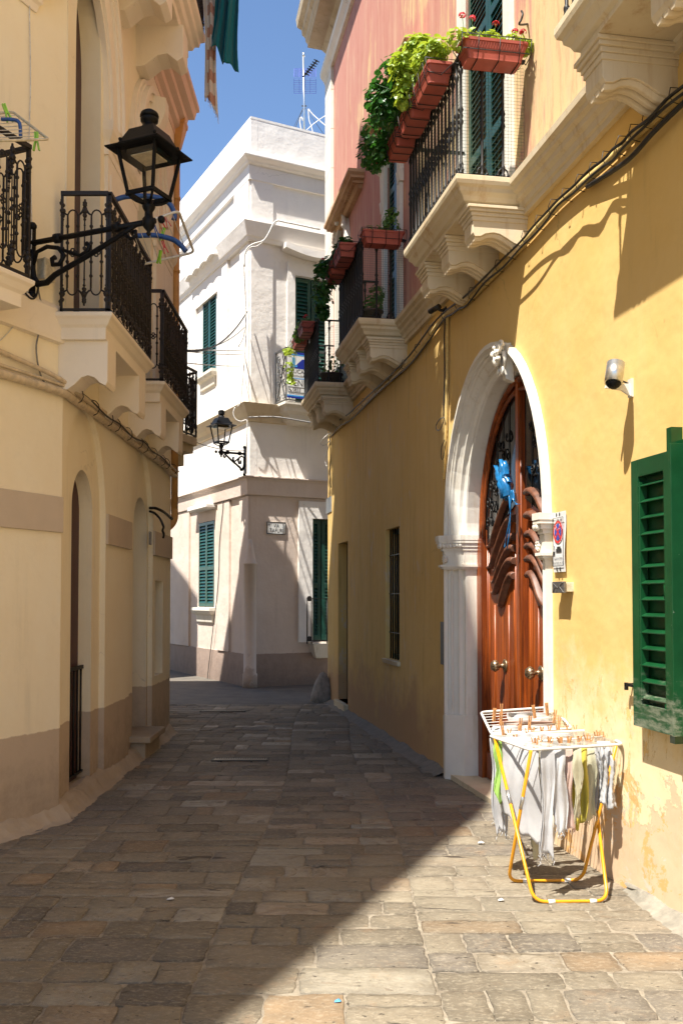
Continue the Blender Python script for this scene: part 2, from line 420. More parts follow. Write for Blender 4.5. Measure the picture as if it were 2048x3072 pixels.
def pink_wall():
    m, nt, b = newmat('weathered_pink_plaster'); x = axis(nt, 0)
    s1 = noise(nt, 5.5, 9, .72, (1, 1, .13), .6); s2 = noise(nt, .8, 4, .6)
    f = mth(nt, 'ADD', mth(nt, 'ADD', ramp(nt, x, 5.5, 11.5, -.24, .20), ramp(nt, s1, .3, .7, -.22, .22)), ramp(nt, s2, .3, .7, .28, .72))
    k = mix(nt, ramp(nt, f, .42, .58), (.66,.49,.26), (.54,.26,.20))
    k = mix(nt, ramp(nt, noise(nt, 8, 9, .78, (1, 1, .16)), .50, .66, 0, .6), k, (.44,.14,.11))
    k = mix(nt, ramp(nt, noise(nt, 5, 7, .72, (1, 1, .12)), .50, .68, 0, .7), k, (.64,.44,.30))
    nt.links.new(k, b.inputs['Base Color']); b.inputs['Roughness'].default_value = .9
    b.inputs['Specular IOR Level'].default_value = .2
    bump(nt, b, noise(nt, 30, 6, .7), .25, .006); return m
def wood():
    m, nt, b = newmat('varnished_red_wood')
    g = noise(nt, 20, 9, .78, (1, 1, .03), 1.0); g2 = noise(nt, 5, 5, .7, (1, 1, .18))
    k = mix(nt, ramp(nt, g, .36, .62), (.055,.009,.002), (.44,.095,.010))
    k = mix(nt, ramp(nt, g2, .42, .66, 0, .7), k, (.11,.018,.004))
    k = mix(nt, ramp(nt, noise(nt, 48, 6, .8, (1, 1, .025)), .60, .70, 0, .7), k, (.62,.24,.07))
    k = mix(nt, ramp(nt, noise(nt, 30, 6, .8, (1, 1, .04)), .60, .70, 0, .8), k, (.025,.006,.002))
    nt.links.new(k, b.inputs['Base Color']); b.inputs['Roughness'].default_value = .38
    b.inputs['Coat Weight'].default_value = .12; b.inputs['Coat Roughness'].default_value = .2
    bump(nt, b, g, .25, .004); return m
def stones():
    m, nt, b = newmat('worn_paving_stone')
    at = N(nt, 'ShaderNodeVertexColor'); at.layer_name = 'Col'
    n1 = noise(nt, 7, 10, .78, (.45, 1, 1), .4); n2 = noise(nt, 60, 5, .8, (.6, 1, 1)); n3 = noise(nt, 1.1, 5, .65)
    cr = noise(nt, 10, 7, .62, (.28, 1.3, 1), .8); pit = noise(nt, 48, 3, .6, (.6, 1, 1))
    k = mix(nt, ramp(nt, n1, .36, .66, 0, .6), at.outputs[0], (.145,.115,.078))
    k = mix(nt, ramp(nt, n2, .50, .70, 0, .6), k, (.50,.43,.32))
    k = mix(nt, ramp(nt, n3, .48, .66, 0, .45), k, (.30,.26,.19))
    k = mix(nt, ramp(nt, noise(nt, 3.3, 6, .7), .58, .70, 0, .4), k, (.32,.20,.11))
    dark = mth(nt, 'MAXIMUM', ramp(nt, pit, .66, .70), ramp(nt, cr, .655, .675))
    k = mix(nt, mth(nt, 'MULTIPLY', dark, .85), k, (.045,.033,.024))
    nt.links.new(k, b.inputs['Base Color'])
    nt.links.new(ramp(nt, at.outputs['Alpha'], 0, 1, .80, .30), b.inputs['Roughness'])
    b.inputs['Specular IOR Level'].default_value = .5
    c_ = bump(nt, b, n1, .7, .03)
    c_ = bump(nt, b, dark, .6, -.012, c_)
    bump(nt, b, n2, .8, .008, c_); return m
def mortar():
    m, nt, b = newmat('dusty_mortar')
    k = mix(nt, ramp(nt, noise(nt, 9, 8, .8), .35, .65), (.36,.31,.235), (.15,.12,.085))
    nt.links.new(k, b.inputs['Base Color']); b.inputs['Roughness'].default_value = .95
    bump(nt, b, noise(nt, 60, 6, .8), .8, .008); return m
def asphalt():
    m, nt, b = newmat('dark_asphalt')
    k = mix(nt, ramp(nt, noise(nt, 3, 6, .7), .3, .7), (.085,.075,.062), (.17,.145,.115))
    nt.links.new(k, b.inputs['Base Color']); b.inputs['Roughness'].default_value = .85
    bump(nt, b, noise(nt, 60, 4, .7), .5, .006); return m
M['ywall'] = yellow_wall(); M['pink'] = pink_wall(); M['wood'] = wood()
M['stones'] = stones(); M['mortar'] = mortar(); M['asphalt'] = asphalt()
M['oldstone'] = plaster('lichened_stone', (.60,.52,.40), (.38,.29,.17), streak=(.16,.12,.08), bmp=.5)
M['hood'] = plaster('ochre_hood_stone', (.62,.42,.24), (.44,.25,.14), streak=(.30,.15,.09), bmp=.3)
# ================================================================== THE GROUND
def sheet(name, pts, z, mat, kind='structure'):
    me = bpy.data.meshes.new(name); me.from_pydata([(x, y, z) for x, y in pts], [], [tuple(range(len(pts)))])
    me.materials.append(mat); o = bpy.data.objects.new(name, me); col.objects.link(o)
    o['kind'] = kind; return o
sheet('ground', [(-400,-400),(400,-400),(400,400),(-400,400)], -.02, M['mortar'])
def grid_sheet(name, x0, x1, y0, y1, nx, ny, zf, mat):
    vs_ = []; fs = []
    for j in range(ny+1):
        for i in range(nx+1):
            x = x0+(x1-x0)*i/nx; y = y0+(y1-y0)*j/ny; vs_.append((x, y, zf(x, y)))
    for j in range(ny):
        for i in range(nx): a = j*(nx+1)+i; fs.append((a, a+1, a+nx+2, a+nx+1))
    me = bpy.data.meshes.new(name); me.from_pydata(vs_, [], fs); me.materials.append(mat)
    for p in me.polygons: p.use_smooth = True
    o = bpy.data.objects.new(name, me); col.objects.link(o); o['kind'] = 'structure'; return o
grid_sheet('road', -14, 8, 14.7, 40, 40, 40, lambda x, y: .002+.004*math.sin(x*2.1)*math.sin(y*1.7), M['asphalt'])
def paving():
    vs_ = []; fs = []; cols = []
    r_ = random.Random(11)
    def stone(x0, x1, y0, y1, c, spec, rough):
        n = 5; pts = []
        g = .003
        x0 += g; x1 -= g; y0 += g; y1 -= g
        ph = [r_.uniform(-1, 1)*.011 for _ in range(4*n)]
        for k in range(n): pts.append((x0+(x1-x0)*k/n, y0))
        for k in range(n): pts.append((x1, y0+(y1-y0)*k/n))
        for k in range(n): pts.append((x1-(x1-x0)*k/n, y1))
        for k in range(n): pts.append((x0, y1-(y1-y0)*k/n))
        cx, cy = (x0+x1)/2, (y0+y1)/2; m = len(pts); b = len(vs_)
        tx, ty, h = r_.uniform(-.012, .012), r_.uniform(-.014, .014), r_.uniform(0, .004)
        q = []
        for k, (x, y) in enumerate(pts):
            corner = k % n == 0; s_ = .965 if corner else 1
            q.append((cx+(x-cx)*s_+ph[k]*.6, cy+(y-cy)*s_+ph[(k+3) % m]))
        for x, y in q: vs_.append((x, y, -.012))
        for f, z in ((.99, .0), (.955, .0035)):
            for x, y in q:
                xx, yy = cx+(x-cx)*f, cy+(y-cy)*f
                vs_.append((xx, yy, z+h+tx*(xx-cx)+ty*(yy-cy)+(r_.uniform(-.0012, .0012) if f < .95 else 0)))
        for x, y in q:
            xx, yy = cx+(x-cx)*.5, cy+(y-cy)*.5
            vs_.append((xx, yy, .004+h+tx*(xx-cx)+ty*(yy-cy)+r_.uniform(-rough, rough)))
        vs_.append((cx, cy, .004+h))
        for l in range(3):
            for k in range(m): fs.append((b+l*m+k, b+l*m+(k+1) % m, b+(l+1)*m+(k+1) % m, b+(l+1)*m+k))
        for k in range(m): fs.append((b+3*m+k, b+3*m+(k+1) % m, b+4*m))
        rim = r_.choice((.45, .55, .7, .9, 1.1))
        for q_ in range(4*m+1):
            f_ = rim if q_ < 2*m else (1+rim)/2 if q_ < 3*m else 1
            cols.append((c[0]*f_, c[1]*f_, c[2]*f_, spec))
    def colour(x, y):
        t = r_.random(); v = r_.uniform(.66, 1.2)
        base = (.245,.205,.145)
        if t > .93: base = (.31,.215,.125)
        elif t > .80: base = (.32,.265,.19)
        elif t < .16: base = (.18,.155,.125)
        return tuple(q*v for q in base)
    xbs = [lambda y: -4.4, lambda y: -1.55+.05*math.sin(y*.9)-.01*y, lambda y: -.55+.06*math.sin(y*.7+2), lambda y: .62-.045*y+.05*math.sin(y+1), lambda y: 2.53-.1795*y+.1]
    for lane in range(4):
        y = 1.4+r_.uniform(0, .3)
        while y < 14.66:
            h = r_.choice((.12, .16, .19, .22, .25, .29))*r_.uniform(.92, 1.08); h = min(h, 14.70-y)
            ym = y+h/2; x = xbs[lane](ym); xe = xbs[lane+1](ym)
            if xe-x < .12: y += h; continue
            while x < xe-.02:
                wd = r_.choice((.16, .22, .28, .34, .4, .5))*r_.uniform(.85, 1.1)
                if xe-(x+wd) < .16: wd = xe-x
                x1 = x+wd
                worn = math.exp(-((x+.6)**2)/.9)*(1 if y > 5 else .6)
                pale = r_.random() < .05+.17*worn
                def sp(): return .7+.3*r_.random() if pale else r_.uniform(0, .35)
                c = colour(x, y)
                pm = r_.uniform(1.3, 1.75)
                if pale: c = tuple(q*pm for q in r_.choice(((.25,.21,.155), (.25,.19,.13), (.23,.205,.16))))  # polished stones: their sky sheen is put into a paler colour
                k = r_.random(); dy = .015*math.sin(x*1.3+y)+r_.uniform(-.006, .006)
                if k < .12 and h > .23:
                    m_ = y+h*r_.uniform(.4, .6)
                    stone(x, x1, y+dy, m_+dy, c, sp(), .003); stone(x, x1, m_+dy, y+h+dy, colour(x, y), r_.uniform(0, .3), .003)
                elif k < .24 and wd > .4:
                    m_ = x+wd*r_.uniform(.4, .6)
                    stone(x, m_, y+dy, y+h+dy, c, sp(), .003); stone(m_, x1, y+dy, y+h+dy, colour(x, y), r_.uniform(0, .3), .003)
                else: stone(x, x1, y+dy, y+h+dy, c, sp(), .010 if pale else .003)
                x = x1
            y += h
    me = bpy.data.meshes.new('paving'); me.from_pydata(vs_, [], fs); me.materials.append(M['stones'])
    ca = me.color_attributes.new('Col', 'FLOAT_COLOR', 'POINT')
    for i, c in enumerate(cols): ca.data[i].color = c
    for p in me.polygons: p.use_smooth = True
    o = bpy.data.objects.new('paving', me); col.objects.link(o); o['kind'] = 'structure'
paving()
grid_sheet('paving_joints', -4.6, 3.4, .6, 14.72, 80, 140, lambda x, y: .0005+.003*math.sin(x*5+math.sin(y*3))*math.sin(y*4.3), M['mortar'])
# drain grates let into the paving
def grate(x0, x1, y0, y1, n, label):
    t = thing('drain_grate', label, 'drain grate', ((x0+x1)/2, (y0+y1)/2, 0), 0, 'iron drain grates in the paving')
    w2, h2 = (x1-x0)/2, (y1-y0)/2
    f = MB(); f.box(-w2, w2, -h2, -h2+.02, -.01, .017); f.box(-w2, w2, h2-.02, h2, -.01, .017)
    f.box(-w2, -w2+.02, -h2+.02, h2-.02, -.01, .017); f.box(w2-.02, w2, -h2+.02, h2-.02, -.01, .017)
    f.build('frame', M['iron'], t)
    b = MB()
    for i in range(n): x = -w2+.03+(2*w2-.06)*i/(n-1); b.box(x-.007, x+.007, -h2+.02, h2-.02, -.005, .016)
    b.box(-w2+.02, w2-.02, -h2+.02, h2-.02, -.01, .008)
    b.build('bars', M['steel_d'], t)
grate(-1.28, -.72, 9.55, 9.73, 22, 'rusty iron drain grate in the shaded stones, the one nearer the big arched door')
grate(-2.0, -1.35, 13.7, 13.86, 26, 'dark iron drain grate across the stones where the asphalt begins')

# ================================================================== shared builders
def shutter_mesh(x0, x1, z0, z1, t=.035, fr=.055, mids=(), pitch=.05, name='shutter', mat=None, parent=None, rz=0, loc=(0,0,0), slat_t=.008):
    """louvred leaf lying in the facade plane"""
    m = MB()
    m.box(x0, x0+fr, 0, t, z0, z1); m.box(x1-fr, x1, 0, t, z0, z1)
    zs = [z0]+list(mids)+[z1]
    m.box(x0+fr, x1-fr, 0, t, z0, z0+fr*1.3); m.box(x0+fr, x1-fr, 0, t, z1-fr*1.2, z1)
    for q in mids: m.box(x0+fr, x1-fr, 0, t, q-fr*.6, q+fr*.6)
    for a, b in zip(zs[:-1], zs[1:]):
        a2 = a+fr*(1.3 if a == z0 else .6); b2 = b-fr*(1.2 if b == z1 else .6)
        n = max(2, int((b2-a2)/pitch))
        for i in range(n):
            z = a2+(b2-a2)*(i+.5)/n; h = pitch*.5
            m.prism([(t*.95, z-h), (t*.95, z-h+slat_t), (.002, z+h), (.002, z+h-slat_t)], 'x', x0+fr-.004, x1-fr+.004)
    o = m.build(name, mat or M['teal_green'], parent); o.rotation_euler = (0,0,rz); o.location = loc
    return o
def blob_leaf(m, c, size, nrm, up=None):
    """one rounded, slightly cupped leaf"""
    n = Vector(nrm).normalized(); a = n.orthogonal().normalized(); b = n.cross(a); ro = rnd.uniform(0, 6.28)
    pts = []
    for k in range(6):
        t = ro+k*math.pi/3; r_ = size*(.5+.08*rnd.uniform(-1, 1))
        if k == 0: r_ *= .55
        pts.append(Vector(c)+a*math.cos(t)*r_+b*math.sin(t)*r_+n*size*.12)
    m.add([Vector(c)]+pts, [(0, 1+k, 1+(k+1) % 6) for k in range(6)], False)
def foliage(parent, name, mat, blobs, n, size, stems=0, base=None):
    """leaves spread over several overlapping clumps ((centre), (radii))"""
    m = MB()
    for i in range(n):
        c, r_ = blobs[rnd.randrange(len(blobs))]
        d = Vector((rnd.gauss(0,1), rnd.gauss(0,1), rnd.gauss(0,1))).normalized()
        k = rnd.uniform(.35, 1)**.5
        p = Vector((c[0]+d.x*r_[0]*k, c[1]+d.y*r_[1]*k, c[2]+d.z*r_[2]*k))
        nn = d+Vector((0, 0, .7))+Vector((rnd.uniform(-.6,.6), rnd.uniform(-.6,.6), rnd.uniform(-.3,.6)))
        blob_leaf(m, p, size*rnd.choice((.45, .6, .75, .9, 1.05, 1.25, 1.45)), nn)
    b0 = base or blobs[0][0]
    for i in range(stems):
        c, r_ = blobs[i % len(blobs)]
        e = Vector(c)+Vector((rnd.uniform(-1,1)*r_[0], rnd.uniform(-1,1)*r_[1], rnd.uniform(-.6,1)*r_[2]))*.8
        s_ = Vector(b0)+Vector((rnd.uniform(-.08,.08), 0, 0)); mid = (s_+e)/2+Vector((0,0,.03))
        m.tube([s_, mid, e], .0022, 4)
    return m.build(name, mat, parent, normals=False)
def flower_heads(parent, heads, mat=None):
    for (x, y, z, bx, by, bz) in heads:
        m = MB(); st = MB()
        for i in range(22):
            d = Vector((rnd.gauss(0,1), rnd.gauss(0,1), abs(rnd.gauss(0,1)))).normalized()*.022
            blob_leaf(m, (x+d.x, y+d.y, z+d.z*.8), .019, d)
        st.tube([(bx, by, bz), ((x+bx)/2+.01, (y+by)/2, (z+bz)/2), (x, y, z)], .0022, 4)
        o = m.build('flower', mat or M['petal'], parent, normals=False)
        st.build('stalk', M['leaf_mid'], o)
def planter(parent, L, W=.18, Hh=.14, mat=None):
    """tapered balcony trough, origin at the middle of its underside, long side along x"""
    m = MB(); k = .84
    def rr(x, y, r_=.02, n=3):
        q = []
        for cx, cy, a0 in ((x-r_, y-r_, 0), (-x+r_, y-r_, 90), (-x+r_, -y+r_, 180), (x-r_, -y+r_, 270)):
            for i in range(n+1): a = R(a0+90*i/n); q.append((cx+r_*math.cos(a), cy+r_*math.sin(a)))
        return q
    lv = [(L/2*k, W/2*k, 0), (L/2*k, W/2*k, .01), (L/2*.90, W/2*.9, Hh*.42), (L/2*.93, W/2*.93, Hh*.44), (L/2*.98, W/2*.98, Hh*.84),
          (L/2*1.03, W/2*1.06, Hh*.85), (L/2*1.03, W/2*1.06, Hh), (L/2*.97, W/2*.93, Hh), (L/2*.96, W/2*.92, Hh*.86)]
    rings = [[(x, y, z) for x, y in rr(a, b)] for a, b, z in lv]; n = len(rings[0])
    m.add([p for r_ in rings for p in r_], [(i*n+j, i*n+(j+1) % n, (i+1)*n+(j+1) % n, (i+1)*n+j) for i in range(len(rings)-1) for j in range(n)])
    m.add(rings[0], [tuple(range(n))]); m.add(rings[-1], [tuple(range(n))])
    for i in range(int(L/.022)):                               # ribbing on the long and short sides
        x = -L/2*.86+i*.022*.88
        for s_ in (-1, 1): m.bar((x, s_*W/2*.925, Hh*.48), (x, s_*W/2*.985, Hh*.80), .008, .006)
    return m.build('planter', mat or M['terracotta'], parent)
def wire_holder(parent, L, W=.19, Hh=.15, arm=.1):
    m = MB(); r_ = .0035
    for z, g in ((Hh*.98, .018), (Hh*.35, .004)):
        m.tube([(-L/2-g, -W/2-g, z), (L/2+g, -W/2-g, z), (L/2+g, W/2+g, z), (-L/2-g, W/2+g, z)], r_, 5, True)
    for x in (-L*.36, -L*.05, L*.28, ):
        m.tube([(x, W/2+.02, Hh*.98), (x, W/2+.006, Hh*.35), (x, W/2*.8, -.006), (x, -W/2*.8, -.006), (x, -W/2-.006, Hh*.35), (x, -W/2-.02, Hh*.98)], r_, 5)
    for x in (-L/2-.018, L/2+.018):
        m.tube([(x, W/2+.02, Hh*.98), (x, W/2+.008, Hh*.3), (x, 0, Hh*.2), (x, -W/2-.02, Hh*.98)], r_, 5)
    return m.build('wire_holder', M['iron'], parent)
def flower_box(P, rz, L, label, leaf, blobs, n, size=.042, heads=(), holder=True, stems=10, mat=None, group='terracotta flower boxes on the balconies'):
    t = thing('flower_box', label, 'flower box', P, rz, group)
    planter(t, L, mat=mat)
    sm = MB(); sm.box(-L*.47, L*.47, -.065, .065, .11, .128); sm.build('soil', M['dark'], t)
    if holder: wire_holder(t, L)
    if leaf: foliage(t, 'foliage', M[leaf], blobs, n, size, stems, (0, 0, .13))
    if heads: flower_heads(t, heads)
    return t
# ------------------------------------------------------------------ mouldings
def balcony_slab(zt, big=1.0):
    return [(-.10, zt-.19), (-.10, zt-.165), (-.075, zt-.155), (-.06, zt-.125), (-.035, zt-.10), (-.03, zt-.075), (-.008, zt-.06), (0, zt-.035), (0, zt)]
CORN = lambda zt: [(-.02, zt-.24), (.035, zt-.24), (.035, zt-.20), (.05, zt-.19), (.055, zt-.15), (.08, zt-.13), (.085, zt-.10), (.115, zt-.085), (.12, zt-.06), (.15, zt-.045), (.155, zt-.004), (-.02, zt-.004)]
def bracket_mesh(p, zt, th=.20):
    m = MB(); k = p/.54
    z = lambda q: zt+(q if q > -.19 else -.185+(q+.185)*(.74 if q < -.31 else .9))
    body = [(-.02, z(-.185)), (.40*k, z(-.185)), (.40*k, z(-.44)), (.385*k, z(-.475)), (.34*k, z(-.47)), (.30*k, z(-.44)), (.25*k, z(-.428)), (.20*k, z(-.44)), (.15*k, z(-.475)), (.10*k, z(-.515)), (.05*k, z(-.535)), (-.02, z(-.53))]
    m.prism(body, 'x', -th/2, th/2)
    for d, za, zb in ((.045, -.21, -.186), (.033, -.235, -.21), (.018, -.265, -.235), (.009, -.30, -.265)):
        m.box(-th/2-d, th/2+d, -.02, .40*k+d, z(za), z(zb))
    for i in (-1, 0, 1):                                       # reeding under the scroll
        pts = [(i*th*.3, q[0], q[1]-.004) for q in body[3:11]]
        m.tube(pts, th*.13, 6)
    return m
def baluster_mesh(h, r=.010, seg=6, foot=False):
    m = MB()
    pr = [(r*1.0, 0), (r*1.6, .01), (r*1.7, .03), (r*.9, .045), (r*1.5, .08), (r*1.5, .09), (r*.9, .105), (r*.95, h*.30), (r*1.0, h*.42),
          (r*1.8, h*.45), (r*1.0, h*.475), (r*1.5, h*.50), (r*1.0, h*.525), (r*1.8, h*.55), (r*1.0, h*.58), (r*.95, h*.72), (r*.9, h-.14),
          (r*1.5, h-.12), (r*1.6, h-.10), (r*.9, h-.085), (r*1.3, h-.03), (r*1.9, h-.01), (r*1.9, h)]
    m.lathe(pr, (0,0,0), seg)
    if foot:
        for s_ in (-1, 1):
            pts = [(s_*(.008+.035*math.sin(t*.9)*(1-t/7)), 0, .012+.045*(1-math.cos(t))*.5+(.006*t)) for t in [i*.5 for i in range(9)]]
            m.tube(pts, .006, 5); m.ball((s_*.038, 0, .03), .011, 6, 4)
    return m
def iron_balustrade(parent, x0, x1, p, zt, h=.86, step=.098, net=True, sides=('near', 'far'), wall_y=.16):
    """straight railing round a balcony: rail, foot rail, knobbed balusters, netting"""
    r_ = MB(); y = p-.05; a, b = x0+.05, x1-.05
    path = [(a, wall_y-.14, zt+h), (a, y, zt+h), (b, y, zt+h), (b, wall_y-.14, zt+h)]
    for q, w_ in zip(path[:-1], path[1:]): r_.bar(q, w_, .042, .014)
    for q, w_ in zip(path[:-1], path[1:]): r_.bar((q[0], q[1], zt+.012), (w_[0], w_[1], zt+.012), .03, .012)
    rail = r_.build('handrail', M['iron'], parent)
    big = baluster_mesh(h, .011, 6, True); n = max(2, round((b-a)/step))
    first = None
    spots = [(a+(b-a)*i/n, y, 0) for i in range(n+1)]
    for xx in (a, b):
        k = 3
        for j in range(1, k): spots.append((xx, .03+(y-.03)*j/k, 90))
    for (xx, yy, rr) in spots:
        if first is None:
            first = big.build('baluster', M['iron'], parent); o = first
        else: o = copy_part(first, parent)
        o.location = (xx, yy, zt); o.rotation_euler = (0, 0, R(rr))
    if net:
        m = MB(); g = .024; t_ = .0014
        def net_side(P0, P1):
            P0, P1 = Vector(P0), Vector(P1); L = (P1-P0).length; k = int(L/g); d = (P1-P0)/k
            for i in range(k+1): q = P0+d*i; m.bar((q.x, q.y, zt+.02), (q.x, q.y, zt+h-.04), t_, t_)
            kk = int((h-.06)/g)
            for j in range(kk+1): z = zt+.02+(h-.06)*j/kk; m.bar((P0.x, P0.y, z), (P1.x, P1.y, z), t_, t_)
        net_side((a+.012, .02, 0), (a+.012, y-.012, 0)); net_side((a+.012, y-.012, 0), (b, y-.012, 0))
        m.build('wire_netting', M['net'], parent)
M['net'] = plain('green_wire_netting', (.05,.09,.05), .5)
def quad_grid(m, P, nx, nz):
    """surface P(i/nx, j/nz)"""
    vs_ = [P(i/nx, j/nz) for j in range(nz+1) for i in range(nx+1)]
    m.add(vs_, [(j*(nx+1)+i, j*(nx+1)+i+1, (j+1)*(nx+1)+i+1, (j+1)*(nx+1)+i) for j in range(nz) for i in range(nx)], True)
# flat lettering
def letters(name, txt, mat, parent, cx, y, z, width, height, rz=0, loc=(0,0,0), thick=.0012, stretch=True):
    cu = bpy.data.curves.new(name, 'FONT'); cu.body = txt; cu.size = 1; cu.resolution_u = 3
    tmp = bpy.data.objects.new('tmp_text', cu); col.objects.link(tmp)
    dg = bpy.context.evaluated_depsgraph_get(); dg.update()
    me = bpy.data.meshes.new_from_object(tmp.evaluated_get(dg)); bpy.data.objects.remove(tmp); bpy.data.curves.remove(cu)
    xs = [v.co.x for v in me.vertices]; ys = [v.co.y for v in me.vertices]
    w0, h0 = max(xs)-min(xs), max(ys)-min(ys)
    for v in me.vertices:
        tx = (v.co.x-min(xs))/w0-.5; ty = (v.co.y-min(ys))/h0-.5
        v.co = (cx-tx*width, y, z+ty*height)
    me.materials.clear(); me.materials.append(mat)
    o = bpy.data.objects.new(name, me); col.objects.link(o); o.parent = parent
    o.rotation_euler = (0,0,rz); o.location = loc
    return o
# ================================================================== RIGHT: the yellow house
ZT = 4.55
yel = thing('yellow_house', 'long yellow and faded pink house on the right with the arched wooden door', 'house', (2.53, 0, 0), FR.ang)
S = lambda u, v=1900, p=0: FR.px(u, v, p)[0]
Zr = lambda u, v, p=0: FR.px(u, v, p)[1]
S_END = S(983)
sf, sn = S(1350, 2000), S(1652, 2000)         # far and near edge of the portal
pc, pa = (sf+sn)/2, (sf-sn)/2
P_ZS, P_RISE = 2.13, 1.42
d3a, d3b = S(1043), S(1014)                    # far doorway
wa, wb = S(1198), S(1156)                      # barred window
nwa, nwb = 3.85, S(2036, 1800)                 # near window
z_w0, z_w1 = Zr(1198, 1985), Zr(1198, 1577)
z_n0, z_n1 = Zr(1915, 2175)-.03, Zr(1903, 1384)+.03
m = MB()
m.plate(rect(-3, S_END, -.1, 4.4), [arch(sn, sf, -.05, P_ZS, P_RISE, 28), rect(d3a, d3b, .12, Zr(1043, 1622)),
        rect(wa, wb, z_w0, z_w1), rect(nwa, nwb, z_n0, z_n1)], 0, .27)
m.build('wall', M['ywall'], yel)
m = MB(); m.box(-3, S_END, -5, -.29, -.1, 11.0); m.box(S_END-.3, S_END-.001, -.29, -.001, -.1, 4.4)
m.build('side_wall', M['ywall'], yel)
# upper wall with its openings
b1a, b1b = S(1525, 300), S(1398, 300); b2a, b2b = S(1201, 700), S(1162, 700); b3a, b3b = S(1046, 650), S(1019, 650)
zhood = Zr(1177, 110)
m = MB()
m.plate(rect(-3, S_END, 4.4, 11.0), [rect(b1a, b1b, ZT+.0, 7.35), rect(b2a, b2b, ZT, 7.35), arch(b3a, b3b, ZT, 6.55, .5, 14)], .002, .25)
m.build('upper_wall', M['pink'], yel)
# cornice and balconies
m = MB(); m.sweep([(S_END, 0), (-3, 0)][::-1] if False else [(-3, .0), (S_END, .0)], CORN(ZT)); m.build('cornice', M['cornice'], yel)
def bal_s(X, Y): return FR.loc(Vector((X, Y, 0)))[0]
BAL = [(bal_s(1.071, 4.909)-1.7, bal_s(1.071, 4.909)), (bal_s(.786, 6.604), bal_s(.521, 8.109)),
       (bal_s(.196, 10.046), bal_s(-.088, 11.472)), (bal_s(-.353, 13.034), bal_s(-.635, 14.415))]
PB = .54
for k, (a, b) in enumerate(BAL):
    bm = MB().stack(a, b, PB, balcony_slab(ZT+.002+.001*k))
    bo = bm.build('balcony', M['slab'], yel, bevel=.004)
    part_label(bo, ['narrow stone balcony at the top right corner of the photo', 'largest stone balcony with flower boxes and green shutters behind',
                    'middle stone balcony in shade of the yellow house', 'farthest stone balcony at the end of the yellow house'][k])
    br = bracket_mesh(PB, ZT-.004)
    f = None
    n = 3
    for i in range(n):
        x = a+.17+(b-a-.34)*i/(n-1)
        if f is None: f = br.build('bracket', M['cornice'], bo, bevel=.003); f.location = (x, 0, 0)
        else: copy_part(f, bo, (x, 0, 0))
    iron_balustrade(bo, a, b, PB, ZT+.004, net=(k in (1, 2, 3)))
# portal of the big door
def portal(m, c, a, z0, zs, b, prof, n=28):
    rings = []
    for w_, p in prof:
        q = [(c+(a-w_), p, z0)]
        for i in range(n+1):
            t = math.pi*i/n; q.append((c+(a-w_)*math.cos(t), p, zs+(b-w_*1.12)*math.sin(t)))
        q.append((c-(a-w_), p, z0)); rings.append(q)
    k = len(rings[0])
    m.add([p for r_ in rings for p in r_], [(i*k+j, i*k+j+1, (i+1)*k+j+1, (i+1)*k+j) for i in range(len(rings)-1) for j in range(k-1)])
m = MB()
portal(m, pc, pa, -.02, P_ZS, P_RISE, [(-.035, -.02), (-.035, .05), (-.0, .055), (.004, .025), (.022, .022), (.026, .004), (.034, .010), (.044, .002), (.048, -.016), (.092, -.062), (.094, -.044), (.106, -.050), (.112, -.078), (.128, -.092), (.150, -.096), (.155, -.11), (.155, -.26)])
po = m.build('portal', M['trim'], yel)
def jamb_blocks(sgn, s0):
    def plan(e, d):      # e widens outward, d deepens
        q = [(s0+sgn*(.035+e), -.01), (s0+sgn*(.035+e), .05+d), (s0-sgn*(.03), .055+d), (s0-sgn*(.165+e*.6), -.085+d*.8), (s0-sgn*(.165+e*.6), -.24)]
        return q
    c = MB()
    for e, d, za, zb in ((.05,.06,2.12,2.165), (.045,.055,2.095,2.12), (.03,.04,2.06,2.095), (.018,.022,2.03,2.06), (.006,.008,2.0,2.03),
                         (.004,.006,1.905,2.0), (.03,.04,1.885,1.905), (.018,.025,1.87,1.885), (.006,.01,1.86,1.87)):
        c.prism(plan(e, d), 'z', za, zb)
    for i in range(9):                                          # egg ornament below the top slab
        t = i/8; x = s0+sgn*.02-sgn*.19*t; y = .095-.0*t if t < .25 else .095-(t-.25)*.19
        c.ball((x, y, 2.075), .019, 6, 5, (1, 1, 1.4))
    c.lathe([(.0, .0), (.032, .0), (.034, .012), (.02, .022), (.008, .03)], (s0-sgn*.045, .045, 1.955), 10, 'y')
    for k_ in range(8):
        a_ = k_*math.pi/4; c.ball((s0-sgn*.045+.026*math.cos(a_), .068, 1.955+.026*math.sin(a_)), .012, 6, 4)
    co = c.build('capital', M['trim'], po)
    b_ = MB(); b_.prism(plan(.004, .006), 'z', -.02, .56); b_.prism(plan(.0, .001), 'z', .56, .575)
    b_.build('plinth_block', M['trim'], po)
    # raised frame on the splayed face of the jamb
    f_ = MB()
    for t0, t1 in ((.10, .14), (.86, .9)):
        A = Vector((s0-sgn*.055, .006, 0)); B = Vector((s0-sgn*.115, -.066, 0))
        P0, P1 = A.lerp(B, t0), A.lerp(B, t1)
        f_.bar((P0.x, P0.y, .62), (P0.x, P0.y, 1.82), .009, .009); f_.bar((P0.x, P0.y, 2.2), (P0.x, P0.y, 2.5), .004, .004)
    f_.build('jamb_moulding', M['trim'], po)
jamb_blocks(1, sf); jamb_blocks(-1, sn)
